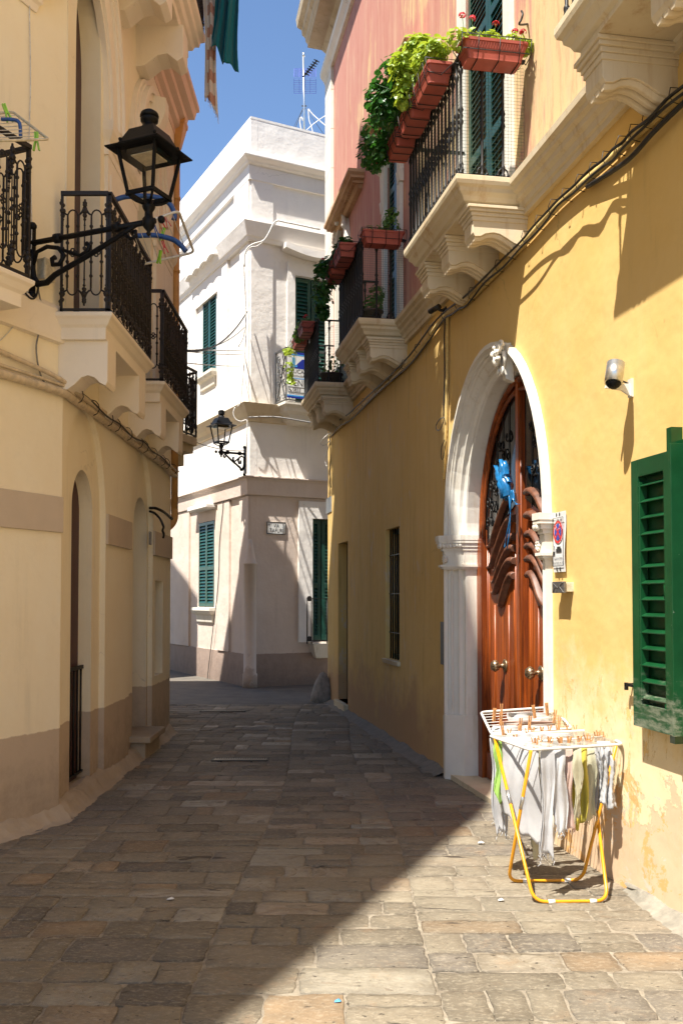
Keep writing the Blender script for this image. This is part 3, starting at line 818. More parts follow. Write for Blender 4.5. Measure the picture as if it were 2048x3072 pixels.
# carved keystone: scrolls and leaves
ks, kz = FR.px(1466, 1070, .16)
m = MB()
def spiral(c, r0, turns, r_t, sgn=1, n=22, ph=0):
    return [(c[0]+sgn*(r0*(1-.8*i/n))*math.cos(ph+turns*2*math.pi*i/n), c[1]+.02*i/n, c[2]+(r0*(1-.8*i/n))*math.sin(ph+turns*2*math.pi*i/n)) for i in range(n+1)]
m.prism([(-.05, kz-.30), (.05, kz-.27), (.09, kz-.15), (.08, kz), (.10, kz+.10), (.11, kz+.15), (-.01, kz+.17)], 'x', ks-.05, ks+.05)
for sg in (-1, 1):
    m.tube(spiral((ks+sg*.085, .13, kz+.10), .075, 1.4, .02, sg), .022, 6)
    m.tube(spiral((ks+sg*.06, .10, kz-.17), .055, 1.3, .02, sg, ph=3.1), .017, 6)
    m.tube([(ks+sg*.10, .10, kz+.04), (ks+sg*.13, .09, kz-.05), (ks+sg*.09, .09, kz-.14)], [.03, .024, .014], 6)
for i in range(34):
    a_ = rnd.uniform(0, 6.28); r_ = rnd.uniform(.02, .12)
    m.ball((ks+r_*math.cos(a_), .15+rnd.uniform(-.03, .03), kz+r_*1.5*math.sin(a_)*.9), rnd.uniform(.014, .034), 6, 5, (1, 1, rnd.uniform(.8, 1.5)))
m.ball((ks, .16, kz-.05), .06, 8, 6, (.8, .7, 1.2))
KP = Vector((ks, .02, kz)); m.v = [tuple(KP+(Vector(q)-KP)*.62) for q in m.v]
m.build('carved_keystone', M['trim'], po)
# ------------------------------------------------------------------ the double door
DW = pa-.155; yd = -.25
door = MB()
outl = arch(pc-DW-.02, pc+DW+.02, .04, P_ZS, P_RISE-.155, 26)
door.prism(outl, 'y', yd-.05, yd)
do = door.build('door', M['wood'], yel)
m = MB(); m.box(pc-DW-.1, pc+DW+.1, -.28, .02, -.02, .05); m.build('doorstep', M['slab'], yel)
def door_leaf(sg):
    # glazed upper field
    g = MB(); n = 16; a0 = .085; top = P_RISE-.155-.13
    q = [(pc+sg*a0, 2.38)]
    for i in range(n+1):
        t = math.pi/2*(1-i/n); x = (DW-.13)*math.cos(t)
        if x < a0: continue
        q.append((pc+sg*x, P_ZS+.02+top*math.sin(t)))
    q.append((pc+sg*(DW-.13), 2.06))
    g.prism(q, 'y', yd+.001, yd+.012)
    gl = g.build('glass', M['glass'], do)
    fr = MB()                                                    # raised stiles and mouldings
    fr.box(pc+sg*(DW-.12), pc+sg*(DW+.01), yd, yd+.05, .05, P_ZS)
    pts = [(pc+sg*(DW-.13)*math.cos(t), yd+.028, P_ZS+(P_RISE-.30)*math.sin(t)) for t in [math.pi/2*i/14 for i in range(15)]]
    fr.tube(pts, .018, 6)
    pts = [(pc+sg*(DW-.055)*math.cos(t), yd+.018, P_ZS+(P_RISE-.215)*math.sin(t)) for t in [math.pi/2*i/14 for i in range(15)]]
    fr.tube(pts, .03, 6)
    for x, r_ in ((DW-.16, .012), (DW-.20, .008), (.155, .012), (.19, .008), (.32, .007), (DW-.34, .007)):
        fr.tube([(pc+sg*x, yd+.002, .3), (pc+sg*x, yd+.002, 1.55 if x in (.32, DW-.34) else 2.2)], r_, 6)
    fr.box(pc+sg*.17, pc+sg*(DW-.15), yd, yd+.022, .06, .28)
    fr.build('door_frame', M['wood'], do)
    # sweeping carved ribs
    ribs = [((.86, 2.06), (.13, 2.42)), ((.86, 1.88), (.13, 2.24)), ((.70, 1.85), (.14, 2.09)), ((.76, 1.75), (.14, 2.0)), ((.76, 1.66), (.14, 1.90)), ((.58, 1.55), (.15, 1.78))]
    for (xa, za), (xb, zb) in ribs:
        xa *= DW/1.0
        pr = []; n = 16; k = MB(); vs_ = []
        for i in range(n+1):
            t = i/n; e = t*t*(3-2*t)
            x = pc+sg*(xa+(xb-xa)*t); z = za+(zb-za)*e+.03*math.sin(t*math.pi*2)*-1
            w_ = .009+.019*math.sin(min(1, t*1.6)*math.pi/2); dpt = .015+.05*min(1, t*2.5)*(1-.25*t)
            vs_ += [(x, yd-.005, z-w_), (x, yd+dpt*.8, z-w_*.6), (x, yd+dpt, z+w_*.1), (x, yd+dpt*.75, z+w_*.9), (x, yd-.005, z+w_*1.3)]
        fs = [(i*5+j, i*5+j+1, i*5+5+j+1, i*5+5+j) for i in range(n) for j in range(4)]
        k.add(vs_, fs, True); k.add(vs_[:5], [(0,1,2,3,4)]); k.add(vs_[-5:], [(0,1,2,3,4)])
        k.build('carved_rib', M['wood_dark'], do)
    # wrought scrolls in front of the glass
    sc_ = MB()
    for (x, z, r_, ph) in ((.74, 2.26, .05, 0), (.64, 2.38, .055, 2), (.74, 2.42, .05, 1), (.55, 2.52, .06, 3), (.66, 2.56, .05, .5), (.42, 2.62, .06, 2), (.30, 2.58, .05, 4), (.52, 2.70, .055, 1), (.34, 2.78, .06, 0), (.26, 2.92, .05, 2), (.46, 2.88, .05, 4)):
        sc_.tube(spiral((pc+sg*x*DW, yd+.02, z), r_, 1.5, 0, 1, 16, ph), .007, 5)
    for x in (.25, .4, .55, .7): sc_.tube([(pc+sg*x*DW, yd+.018, 2.3), (pc+sg*x*DW, yd+.018, P_ZS+(P_RISE-.32)*math.sqrt(1-x*x))], .004, 4)
    sc_.build('iron_scrollwork', M['iron'], gl)
    kn = MB(); zk = 1.05; xk = pc+sg*(.42 if sg > 0 else .36)
    kn.lathe([(.055, 0), (.056, .008), (.04, .014), (.02, .02), (.015, .05), (.02, .055), (.036, .065), (.045, .085), (.042, .105), (.025, .12), (.006, .126)], (xk, yd+.0, zk), 14, 'y')
    for i in range(12):
        a_ = i*math.pi/6; kn.tube([(xk+.03*math.cos(a_), yd+.062, zk+.03*math.sin(a_)), (xk+.046*math.cos(a_), yd+.086, zk+.046*math.sin(a_)), (xk+.026*math.cos(a_), yd+.119, zk+.026*math.sin(a_))], .0055, 5)
    kn.build('door_knob', M['brass'], do)
M['wood_dark'] = plain('carved_dark_wood', (.13,.05,.026), .5, 0, .5, 18)
door_leaf(1); door_leaf(-1)
m = MB()
m.box(pc-.062, pc+.062, yd, yd+.028, .05, 3.32); m.box(pc-.028, pc+.028, yd+.028, yd+.045, .05, 3.30)
for x in (-.045, .045): m.tube([(pc+x, yd+.030, .05), (pc+x, yd+.030, 3.3)], .010, 6)
m.build('meeting_post', M['wood'], do)
# ------------------------------------------------------------------ far doorway and barred window
m = MB(); m.box(d3a, d3b, -.16, -.13, .10, Zr(1043, 1622)-.0); 
for z in (.4, .9, 1.4, 1.9): m.box(d3a+.1, d3b-.1, -.13, -.12, z, z+.35)
m.build('side_door', M['old_door'] if 'old_door' in M else plain('olive_door', (.07,.055,.025), .6), yel)
m = MB(); m.box(d3a-.02, d3b+.02, -.27, .06, -.02, .12); m.build('doorstep', M['slab'], yel)
wf = MB(); wf.box(wa, wb, -.15, -.13, z_w0, z_w1); wo_ = wf.build('window', M['glass'], yel)
m = MB()
n = 6
for i in range(n): x = wa+.05+(wb-wa-.1)*i/(n-1); m.tube([(x, -.05, z_w0), (x, -.05, z_w1)], .009, 6)
for z in (z_w0+.3, (z_w0+z_w1)/2, z_w1-.3): m.bar((wa, -.05, z), (wb, -.05, z), .02, .008)
m.build('bars', M['iron'], wo_)
m = MB(); m.box(wa, wb, -.13, -.10, z_w0, z_w0+.05); m.box(wa, wb, -.13, -.10, z_w1-.05, z_w1); m.box((wa+wb)/2-.02, (wa+wb)/2+.02, -.13, -.10, z_w0, z_w1)
m.build('window_frame', M['teal_green'], wo_)
m = MB(); m.stack(wa-.03, wb+.03, .03, [(0, z_w0-.05), (.01, z_w0-.01), (.01, z_w0-.002)]); m.build('window_sill', M['slab'], wo_)
# near window: frame in the opening and the opened leaf lying on the wall
nw = MB(); nw.box(nwa, nwb, -.12, -.10, z_n0, z_n1); nwo = nw.build('window', M['glass'], yel)
m = MB(); m.box(nwb-.05, nwb-.002, -.10, .06, z_n0, z_n1+.07); m.box(nwa, nwb-.05, -.10, .03, z_n1-.05, z_n1)
for z in (z_n1-.12, (z_n0+z_n1)/2, z_n0+.15): m.lathe([(.012, -.04), (.012, .04)], (nwb+.0, .07, z), 8)
m.build('window_frame', M['green'], nwo)
zl0, zl1 = Zr(1915, 2176, .06), Zr(1903, 1386, .06); sl0 = S(2030, 1800, .06); sl1 = S(1908, 1800, .06)
lf = MB(); t = .05; fr_ = .075
lf.box(sl0, sl0+fr_, 0, t, zl0, zl1); lf.box(sl1-fr_, sl1, 0, t, zl0, zl1)
lf.box(sl0+fr_, sl1-fr_, 0, t, zl0, zl0+.12); lf.box(sl0+fr_, sl1-fr_, 0, t, zl1-.09, zl1)
lf.box(sl0-.02, sl0, -.01, t+.012, zl0, zl1+.03)
nsl = 14
lf.box(sl0+fr_-.004, sl1-fr_+.004, -.004, .0, zl0+.1, zl1-.08)
for i in range(nsl):
    z = zl0+.12+(zl1-zl0-.21)*(i+.5)/nsl; h = .014
    lf.prism([(t*.96, z-h), (t*.99, z-h+.004), (t*.96, z-h+.008), (.006, z+h), (.004, z+h-.008)], 'x', sl0+fr_-.003, sl1-fr_+.003)
lf.box(sl1-fr_-.022, sl1-fr_-.012, t*.2, t*1.06, zl0+.14, zl1-.12)
lo = lf.build('shutter', M['green_worn'] if 'green_worn' in M else M['green'], nwo, bevel=.003); lo.location = (0, .035, 0)
m = MB(); sp, zp = FR.px(1902, 2057, .03); m.box(sp-.01, sp+.09, .03, .045, zp-.008, zp+.008); m.box(sp+.07, sp+.08, .0, .045, zp-.008, zp+.008); m.box(sp+.07, sp+.09, .03, .045, zp-.03, zp+.01)
m.build('shutter_dog', M['iron'], nwo)
# upper doors with louvred shutters, surrounds, hoods
def upper_door(a, b, z1, leaves, lab):
    fr = MB(); e = .13
    fr.box(a-e, a, -.02, .045, ZT, z1+.05); fr.box(b, b+e, -.02, .045, ZT, z1+.05); fr.box(a-e, b+e, -.02, .045, z1+.05, z1+.2)
    s_ = fr.build('door_surround', M['trim'], yel)
    mid = (a+b)/2
    for (q0, q1) in ((a, mid-.003), (mid+.003, b)):
        so = shutter_mesh(q0, q1, ZT+.02, z1, .04, .06, (ZT+.75, ZT+1.75), .052, 'shutter', M['teal_green'], s_, 0, (0, -.06, 0))
    return s_
upper_door(b1a, b1b, 7.35, 2, '')
ds2 = upper_door(b2a, b2b, 7.35, 2, '')
zc2 = Zr(1140, 480, .1)
for x in (b2a-.10, b2b+.10):
    MB().stack(x-.06, x+.06, .05, [(0, zc2-.55), (.012, zc2-.42), (0, zc2-.40), (.008, zc2-.1), (.05, zc2-.04), (.06, zc2), (0, zc2+.005)]).build('carved_capital', M['trim'], ds2)
gb = MB(); gb.box(b3a, b3b, -.25, -.22, ZT, 7.1); wo3 = gb.build('window', M['glass'], yel)
part_label(wo3, 'small arched window under the farther hood')
shutter_mesh(b3a, b3b, ZT+.02, 6.6, .04, .05, (ZT+1,), .06, 'shutter', M['teal_green'], wo3, 0, (0, -.15, 0))
def hood(s0, s1, z, lab):
    """projecting window hood: dentilled underside and moulded edge"""
    h = MB().stack(s0, s1, .22, [(-.16, z-.16), (-.13, z-.12), (-.12, z-.085), (-.04, z-.07), (-.035, z-.04), (0, z-.01), (.0, z+.03)])
    k = int((s1-s0-.2)/.06)
    for i in range(k): x = s0+.1+i*.06; h.box(x, x+.03, .0, .14, z-.115, z-.075)
    o = h.build('window_hood', M['hood'], yel); part_label(o, lab); return o
h0, zh = FR.px(1219, 100, .2); h1 = FR.px(1100, 286, .2)[0]
hood(h0, h1, zh-.03, 'nearer and higher ochre hood over the middle balcony door')
g0, zg = FR.px(1049, 495, .2); g1 = FR.px(975, 610, .2)[0]
hd = hood(g0, g1, zh-.03, 'farther ochre hood near the white corner strip')
m = MB(); cc = (b3a+b3b)/2; m.ring(cc, 6.55, (b3b-b3a)/2, .5, (b3b-b3a)/2+.14, .62, 0, .07)
m.box(b3a-.14, b3a, 0, .06, ZT, 6.55); m.box(b3b, b3b+.14, 0, .06, ZT, 6.55)
for i in range(26):
    a_ = math.pi*(.1+.8*i/25); m.ball((cc+.42*math.cos(a_), .07, 6.72+.5*math.sin(a_)), rnd.uniform(.03, .055), 6, 4)
m.tube(spiral((cc, .1, 7.1), .09, 1.5, 0), .03, 6)
m.build('carved_arch', M['trim'], wo3)
# white corner strip with joints, string course, roof cornice
qa = S(1001, 700)
m = MB(); z = ZT+.0; 
while z < 9.85:
    m.box(qa, S_END+.02, -.02, .045, z+.012, min(z+.62, 9.88)); z += .62
m.box(qa+.01, S_END+.01, -.02, .03, ZT, 9.88)
m.build('corner_strip', M['trim'], yel)
zs_ = at_y(972, 276, 15.6).z
m = MB(); m.sweep([(-3, .0), (S_END+.02, .0)], [(-.02, zs_-.05), (.05, zs_-.05), (.07, zs_), (.12, zs_+.06), (.13, zs_+.13), (-.02, zs_+.13)])
m.build('string_course', M['trim'], yel)
zc = at_y(930, 176, 15.5).z
m = MB(); m.sweep([(-3, .0), (S_END+.03, .0)], [(-.02, zc-.05), (.03, zc-.03), (.10, zc+.03), (.33, zc+.05), (.33, zc+.10), (.36, zc+.14), (.37, zc+.20), (.42, zc+.24), (.43, zc+.32), (.50, zc+.36), (.52, zc+.48), (-.02, zc+.55)])
m.build('roof_cornice', M['oldstone'], yel)
m = MB(); m.box(-3, S_END, -.28, 0.001, 11.0, 11.3); m.build('parapet', M['oldstone'], yel)
# concrete fillet at the foot, near stretch, and the guard stone at the far corner
m = MB(); r2 = random.Random(3); k = 30; vs_ = []
for i in range(k+1):
    x = 1.0+(5.45-1.0)*i/k; wd = (.05+.035*r2.random()+.05*(1-i/k))*(1 if i < k-3 else (k-i)/3+.05); hh = .05+.02*r2.random()
    vs_ += [(x, -.02, hh), (x, .02, hh*.8), (x, wd*.6, hh*.35), (x, wd+.04, -.005)]
m.add(vs_, [(i*4+j, i*4+j+1, i*4+5+j, i*4+4+j) for i in range(k) for j in range(3)], True)
m.build('cement_fillet', plain('pale_cement', (.24,.215,.17), .9, 0, .3, 12, .4), yel)
m = MB(); k = 40; vs_ = []
for i in range(k+1):
    x = 8.9+(S_END-8.9)*i/k; wd = .10+.05*r2.random(); hh = .05+.03*r2.random()
    vs_ += [(x, -.02, hh), (x, .02, hh*.8), (x, wd*.6, hh*.35), (x, wd+.03, -.005)]
m.add(vs_, [(i*4+j, i*4+j+1, i*4+5+j, i*4+4+j) for i in range(k) for j in range(3)], True)
m.build('cement_fillet', plain('dark_cement', (.22,.19,.15), .9, 0, .2, 12, .4), yel)
gs = at_y(965, 2095, 15.2)
t = thing('guard_stone', 'wedge shaped guard stone at the foot of the far corner of the yellow house', 'guard stone', (gs.x+.02, 15.15, 0), FR.ang)
m = MB(); m.lathe([(.20, -.02), (.19, .1), (.13, .3), (.05, .44), (.01, .46)], (0,0,0), 9); m.build('worn_stone', plain('guard_stone_grey', (.27,.23,.19), .85, 0, .3, 14, .4), t)
# ================================================================== LEFT: the cream house
HL = 13.5
cre = thing('cream_house', 'cream plastered house on the left with black lace iron balconies', 'house', (-2.05, 0, 0), FL.ang)
SL = lambda u, p=0: FL.px(u, 1800, p)[0]      # local x (= -Y), far is more negative
ZL = lambda u, v, p=0: FL.px(u, v, p)[1]
cx = -C1[1]
# ground floor: front skin with three recesses, back skin with the openings
o1a, o1b = SL(275, -.05), SL(213, -.05); o1z0, o1z1 = .11, ZL(245, 1409, -.05)
o2a, o2b = SL(440, -.05), SL(399, -.05); o2z0, o2z1 = .22, ZL(420, 1491, -.05)
w3a, w3b = SL(489), SL(466); w3z0, w3z1 = ZL(480, 2022), ZL(466, 1741)
r1a, r1b = SL(316), cx; r2a, r2b = SL(458), SL(389)
E_ = -11.6
front_outer = [(E_, -.1), (r2a, -.1), (r2a, 2.55)]
def half(a, b, zs, rise, n=16): c, r_ = (a+b)/2, (b-a)/2; return [(c-r_*math.cos(math.pi*i/n), zs+rise*math.sin(math.pi*i/n)) for i in range(n+1)]
front_outer += half(r2a, r2b, 2.2, ZL(420, 1347)-2.2)+[(r2b, -.1), (r1a, -.1)]
front_outer += half(r1a, r1b-.02, 2.2, ZL(250, 1215)-2.2)+[(r1b-.02, -.1), (cx, -.1), (cx, 3.5), (E_, 3.5)]
front_outer = [p for i, p in enumerate(front_outer) if p != (r2a, 2.55)]
m = MB(); m.plate(front_outer, [rect(w3a, w3b, w3z0, w3z1)], 0, .05)
m.plate(rect(w3a-.001, w3b+.001, w3z0-.001, w3z1+.001), [], -.26, .01)
m.plate(rect(E_, cx, -.1, 3.5), [arch(o1a, o1b, o1z0, o1z1-.33, .33, 20), arch(o2a, o2b, o2z0, o2z1-.34, .34, 20), rect(w3a, w3b, w3z0, w3z1)], -.05, .24)
m.box(E_+.001, E_+.3, -5, -.30, -.1, 9.8)
m.build('wall', M['cream_base'], cre)
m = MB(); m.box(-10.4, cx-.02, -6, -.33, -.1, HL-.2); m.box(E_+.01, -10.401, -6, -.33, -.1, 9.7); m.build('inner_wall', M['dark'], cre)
# tan band blocks on the piers
for a, b in ((r1a-(r1a-r2b)+.0, r1a), (E_, r2a)): MB().box(a+.002, b-.002, -.01, .025, 2.08, 2.34).build('band', M['tan'], cre)
# doors in the arches, the low iron gate of the nearer one
m = MB(); m.prism(arch(o1a, o1b, o1z0, o1z1-.33, .33, 20), 'y', -.19, -.16); dd = m.build('arched_door', plain('oxblood_door', (.055,.012,.012), .5), cre)
m = MB(); gx0, gx1 = o1a, o1b
gz1 = ZL(235, 2003, -.12)
m.bar((gx0, -.12, gz1), (gx1, -.12, gz1), .02, .03); m.bar((gx0, -.12, o1z0+.06), (gx1, -.12, o1z0+.06), .02, .02)
for i in range(6): x = gx0+(gx1-gx0)*(i+.5)/6; m.tube([(x, -.12, o1z0+.06), (x, -.12, gz1)], .009, 6)
g_ = m.build('gate', M['iron'], cre)
m = MB(); m.prism(arch(o2a, o2b, o2z0, o2z1-.34, .34, 20), 'y', -.24, -.21); m.build('arched_door', plain('brown_door', (.10,.06,.035), .5), cre)
m = MB(); m.box(o2a-.03, o2b+.12, -.25, .16, o2z0-.05, o2z0+.012); m.box(o2a, o2b+.06, -.25, .10, -.05, o2z0-.05); m.build('doorstep', M['foot'], cre, bevel=.01)
m = MB(); m.box(w3a, w3b, -.25, -.22, w3z0, w3z1); m.build('window', M['glass'], cre)
# sloping rough foot along the wall
def wall_foot(root, x0, x1, y0, wd0, seed):
    r2 = random.Random(seed); m = MB(); k = int(abs(x1-x0)/.035); vs_ = []; a = [0]*7
    for i in range(k+1):
        x = x0+(x1-x0)*i/k
        a = [q*.75+.25*r2.uniform(-1, 1)*2 for q in a]
        wd = wd0*(1+.2*a[0]); hh = .10*(1+.25*a[1])
        vs_ += [(x, y0, hh+.02), (x, .012, hh), (x, .012+wd*.22, hh*.72+.012*a[2]), (x, .012+wd*.5, hh*.42+.014*a[3]), (x, .012+wd*.8, hh*.15+.01*a[4]), (x, wd+.02, .006+.008*abs(a[5])), (x, wd+.05+.02*a[6], -.01)]
    m.add(vs_, [(i*7+j, i*7+j+1, i*7+8+j, i*7+7+j) for i in range(k) for j in range(6)], True)
    m.build('wall_foot', M['foot'], root)
wall_foot(cre, E_, cx, -.06, .08, 5)
# first floor
ZB = 3.68
u1a, u1b = SL(286), SL(208); u2a, u2b = SL(442), SL(400)
u3a, u3b = -11.35, -10.75
m = MB(); m.plate(rect(E_, cx, 3.5, 7.35), [arch(u1a, u1b, ZB, 5.95, .75, 24), arch(u2a, u2b, ZB, 5.95, .55, 24)], .012, .25)
m.plate([(E_, 7.35), (cx, 7.35), (cx, HL), (-10.4, HL), (-10.4, 9.8), (E_, 9.8)], [rect(-8.2, -7.5, 7.7, 10), rect(-9.9, -9.2, 7.7, 10)], .012, .2)
m.build('upper_wall', M['cream'], cre)
for a, b, rs in ((u1a, u1b, .75), (u2a, u2b, .55)):
    m = MB(); m.prism(arch(a, b, ZB, 5.95, rs, 20), 'y', -.20, -.155)
    m.build('balcony_door', plain('dark_red_door', (.045,.010,.010), .45), cre)
m = MB()
for a, b in ((-8.2, -7.5), (-9.9, -9.2)): m.box(a, b, -.18, -.14, 7.7, 10)
m.build('shutter', M['teal_green'], cre)
# moulded arch rings and the impost between them
def archivolt(a, b, rise, zs, wd, a0=0):
    c, r_ = (a+b)/2, abs(b-a)/2
    m = MB()
    for q0, q1, p in ((.10, wd, .06), (.14, wd-.03, .085), (.30, wd-.06, .11), (wd-.10, wd-.05, .135)):
        m.ring(c, zs, r_+q0, rise+q0*1.3, r_+q1, rise+q1*1.3, .0, p, a0, 180, 30)
    return m
zi = ZL(330, 400, .1); zit = ZL(317, 312, .1)
m = archivolt(u1a, u1b, .75, zit, .46, 52); m.build('arch_moulding', M['cream_trim'], cre)
m = archivolt(u2a, u2b, .62, zit+.02, .46)
kc = (u2a+u2b)/2; zk_ = zit+.62
m.prism([(0, zk_-.1), (.18, zk_-.02), (.16, zk_+.12), (.24, zk_+.3), (.24, zk_+.45), (0, zk_+.5)], 'x', kc-.09, kc+.09)
m.build('arch_moulding', M['cream_trim'], cre)
ia, ib = u2b+.10, u1a-.10
m = MB()
m.stack(ia+.02, ib-.02, .05, [(0, zi-.10), (0, zit-.20), (.012, zit-.19), (.012, zit-.16), (.03, zit-.13), (.05, zit-.08), (.055, zit-.0), (0, zit)])
m.box(ia+.04, ib-.04, -.01, .045, ZB, zi-.1); m.box(ia+.10, ib-.10, .04, .06, ZB+.2, zi-.25)
m.build('pilaster', M['cream_trim'], cre); m = MB()
ia2, ib2 = E_+.25, u2a-.10
m.stack(ia2+.02, ib2-.02, .05, [(0, zi-.10), (0, zit-.20), (.012, zit-.19), (.012, zit-.16), (.03, zit-.13), (.05, zit-.08), (.055, zit-.0), (0, zit)])
m.box(ia2+.04, ib2-.04, -.01, .045, ZB, zi-.1)
m.build('pilaster', M['cream_trim'], cre)
# belt of mouldings at the far end, high up
ze = at_y(553, 272, 11.0).z
m = MB().stack(E_+.02, -10.35, .0, [(.02, ze-.22), (.03, ze-.16), (.08, ze-.13), (.09, ze-.06), (.15, ze-.03), (.16, ze+.03), (.23, ze+.06), (.25, ze+.16), (.28, ze+.18), (.28, ze+.24)])
m.build('end_moulding', plain('pinkish_moulding', (.78,.58,.42), .9, 0, .04, 4), cre)
# unseen roof edge, overhang and lower far end shaped for the shadow it casts
m = MB(); m.box(-10.42, cx+.0, -5, .40, HL-.15, HL); m.box(E_, -10.42, -5, .2, 9.7, 9.8); m.build('roof_edge', M['cream_trim'], cre)
# lace iron railing ------------------------------------------------
def lace(w_, h, name, parent, step=.17):
    """one railing side in the x-z plane from x=0 to w_: paired rods, tulip heads, pendants, quatrefoils"""
    m = MB(); n = max(1, round(w_/step)); s_ = w_/n; r_ = .0075
    m.bar((0, 0, h), (w_, 0, h), .03, .028); m.bar((0, 0, .015), (w_, 0, .015), .02, .016)
    m.bar((.008, 0, 0), (.008, 0, h), .02, .016); m.bar((w_-.008, 0, 0), (w_-.008, 0, h), .02, .016)
    hs = s_/2
    for i in range(n):
        c = s_*(i+.5); d = s_*.22
        for q in (-1, 1):
            x = c+q*d
            m.tube([(x, 0, h*.20), (x, 0, h*.80)], r_, 5)
            for z in (h*.30, h*.42, h*.58, h*.72): m.ball((x, 0, z), .0145, 5, 4)
            for zb, sg in ((h*.80, 1), (h*.20, -1)):
                pts = [(x+q*(hs-d)*math.sin(t), 0, zb+sg*h*.13*(1-math.cos(t))+sg*h*.02) for t in [math.pi/2*j/6 for j in range(7)]]
                m.tube([(x, 0, zb)]+pts, r_, 5)
                m.ball(pts[-2], .016, 5, 4)
                pts = [(x-q*d*(1-math.cos(t)), 0, zb+sg*h*.06*math.sin(t)) for t in [math.pi/2*j/4 for j in range(5)]]
                m.tube(pts, r_*.8, 5)
        for z in (h*.5,):                                       # quatrefoil in the middle, finials above and below
            for a_ in range(4):
                t = a_*math.pi/2; m.tube([(c+.016*math.cos(t)+.014*math.cos(k), 0, z+.016*math.sin(t)+.014*math.sin(k)) for k in [j*math.pi/3 for j in range(6)]], .006, 4, True)
            m.bar((c-d, 0, z), (c-.028, 0, z), .012, .012); m.bar((c+.028, 0, z), (c+d, 0, z), .012, .012)
    for i in range(n+1):
        c = min(max(s_*i, .012), w_-.012)
        for z0, sg in ((h*.90, -1), (h*.10, 1)):
            for j, (rr, dz) in enumerate(((.020, .0), (.026, .045), (.020, .08), (.013, .11), (.007, .14), (.010, .155))):
                m.ball((c, 0, z0+sg*dz*h*1.1), rr*.9, 5, 4)
        for sg in (-1, 1):
            for z in (h*.5,): m.ball((c, 0, z+sg*.03), .016, 5, 4)
        m.tube([(c, 0, h*.16), (c, 0, h*.84)], .0055, 4)
    return m.build(name, M['iron_brown'], parent)
def cream_balcony(root, a, b, p, zb, lab, sides=(True, True), nbr=2, h=.87):
    sl = MB().stack(a, b, p-.0, [(-.05, zb-.19), (-.05, zb-.105), (-.045, zb-.10), (-.03, zb-.085), (-.01, zb-.05), (.005, zb-.035), (.008, zb-.03), (.01, zb-.005), (.0, zb)])
    o = sl.build('balcony', M['cream_trim'], root, bevel=.004); part_label(o, lab)
    br = MB(); q = p-.045; zb2 = zb-.188
    br.prism([(-.02, zb2), (q, zb2), (q, zb2-.30), (q*.96, zb2-.33), (q*.84, zb2-.31), (q*.72, zb2-.27), (q*.58, zb2-.255), (q*.44, zb2-.27), (q*.3, zb2-.32), (q*.14, zb2-.36), (-.02, zb2-.36)], 'x', -.13, .13)
    f = None
    for i in range(nbr):
        x = b-.22-(b-a-.44)*i/max(1, nbr-1)
        if f is None: f = br.build('bracket', M['cream_trim'], o, bevel=.004); f.location = (x, 0, 0)
        else: copy_part(f, o, (x, 0, 0))
    r1 = lace(b-a-.04, h, 'railing_panel', o, .155); r1.location = (a+.02, p-.02, zb+.005)
    if sides[0]: r2_ = lace(p-.04, h, 'railing_panel', o, .17); r2_.location = (b-.02, .01, zb+.005); r2_.rotation_euler = (0,0,R(90))
    if sides[1]: r3 = lace(p-.04, h, 'railing_panel', o, .17); r3.location = (a+.02, .01, zb+.005); r3.rotation_euler = (0,0,R(90))
    return o
bA = cream_balcony(cre, -8.47, -6.93, .385, ZB, 'nearer lace iron balcony past the street lamp')
bB = cream_balcony(cre, -10.62, -9.16, .36, ZB, 'second lace iron balcony of the street front')
# upper balcony, seen from below
zt2 = at_y(609, 150, 10.15).z+.12
m = MB().stack(-10.15, -7.6, .60, [(-.16, zt2-.30), (-.16, zt2-.22), (-.12, zt2-.20), (-.10, zt2-.15), (-.06, zt2-.13), (-.05, zt2-.08), (-.01, zt2-.05), (0, zt2)])
ub = m.build('balcony', M['cream_trim'], cre, bevel=.004); part_label(ub, 'high balcony with the washing hung below its dark railing')
q = MB(); q.prism([(-.02, zt2-.29), (.48, zt2-.29), (.48, zt2-.62), (.42, zt2-.66), (.32, zt2-.58), (.22, zt2-.60), (.10, zt2-.70), (-.02, zt2-.72)], 'x', -.14, .14)
f = q.build('bracket', M['cream_trim'], ub, bevel=.004); f.location = (-9.55, 0, 0); copy_part(f, ub, (-8.65, 0, 0)); copy_part(f, ub, (-7.9, 0, 0))
rr = lace(2.5, .9, 'railing_panel', ub, .16); rr.location = (-10.13, .57, zt2)
rr = lace(.54, .9, 'railing_panel', ub, .16); rr.location = (-10.13, .02, zt2); rr.rotation_euler = (0,0,R(90))
# ------------------------------------------------------------------ its nearer, angled face
crn = thing('cream_corner_house', 'nearest cream house front at the left edge of the photo, angled towards the camera', 'house', (C1[0], C1[1], 0), FN.ang)
SN = lambda u, v, p=0: FN.px(u, v, p)
m = MB(); m.plate(rect(0, 15, -.1, 3.55), [], 0, .1); m.build('wall', M['cream_base'], crn)
m = MB(); m.plate(rect(0, 15, 3.55, HL), [rect(1.05, 1.9, ZB, 6.0)], .006, .2)
m.build('upper_wall', M['cream'], crn)
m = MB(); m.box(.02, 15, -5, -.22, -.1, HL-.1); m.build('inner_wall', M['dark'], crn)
m = MB(); m.prism([(0.001, 2.085), (15, 2.085), (15, 2.345), (0.001, 2.345)], 'y', -.01, .022); m.build('band', M['tan'], crn, bevel=.004)
zb1, zb2 = SN(178, 1021)[1], SN(178, 880)[1]
m = MB(); m.prism([(-.01, 3.46), (.04, 3.47), (.045, 3.50), (.045, 3.70), (.02, 3.74), (-.01, 3.75)], 'x', .0, 8); m.build('belt', M['tan_light'] if 'tan_light' in M else M['cream_trim'], crn)
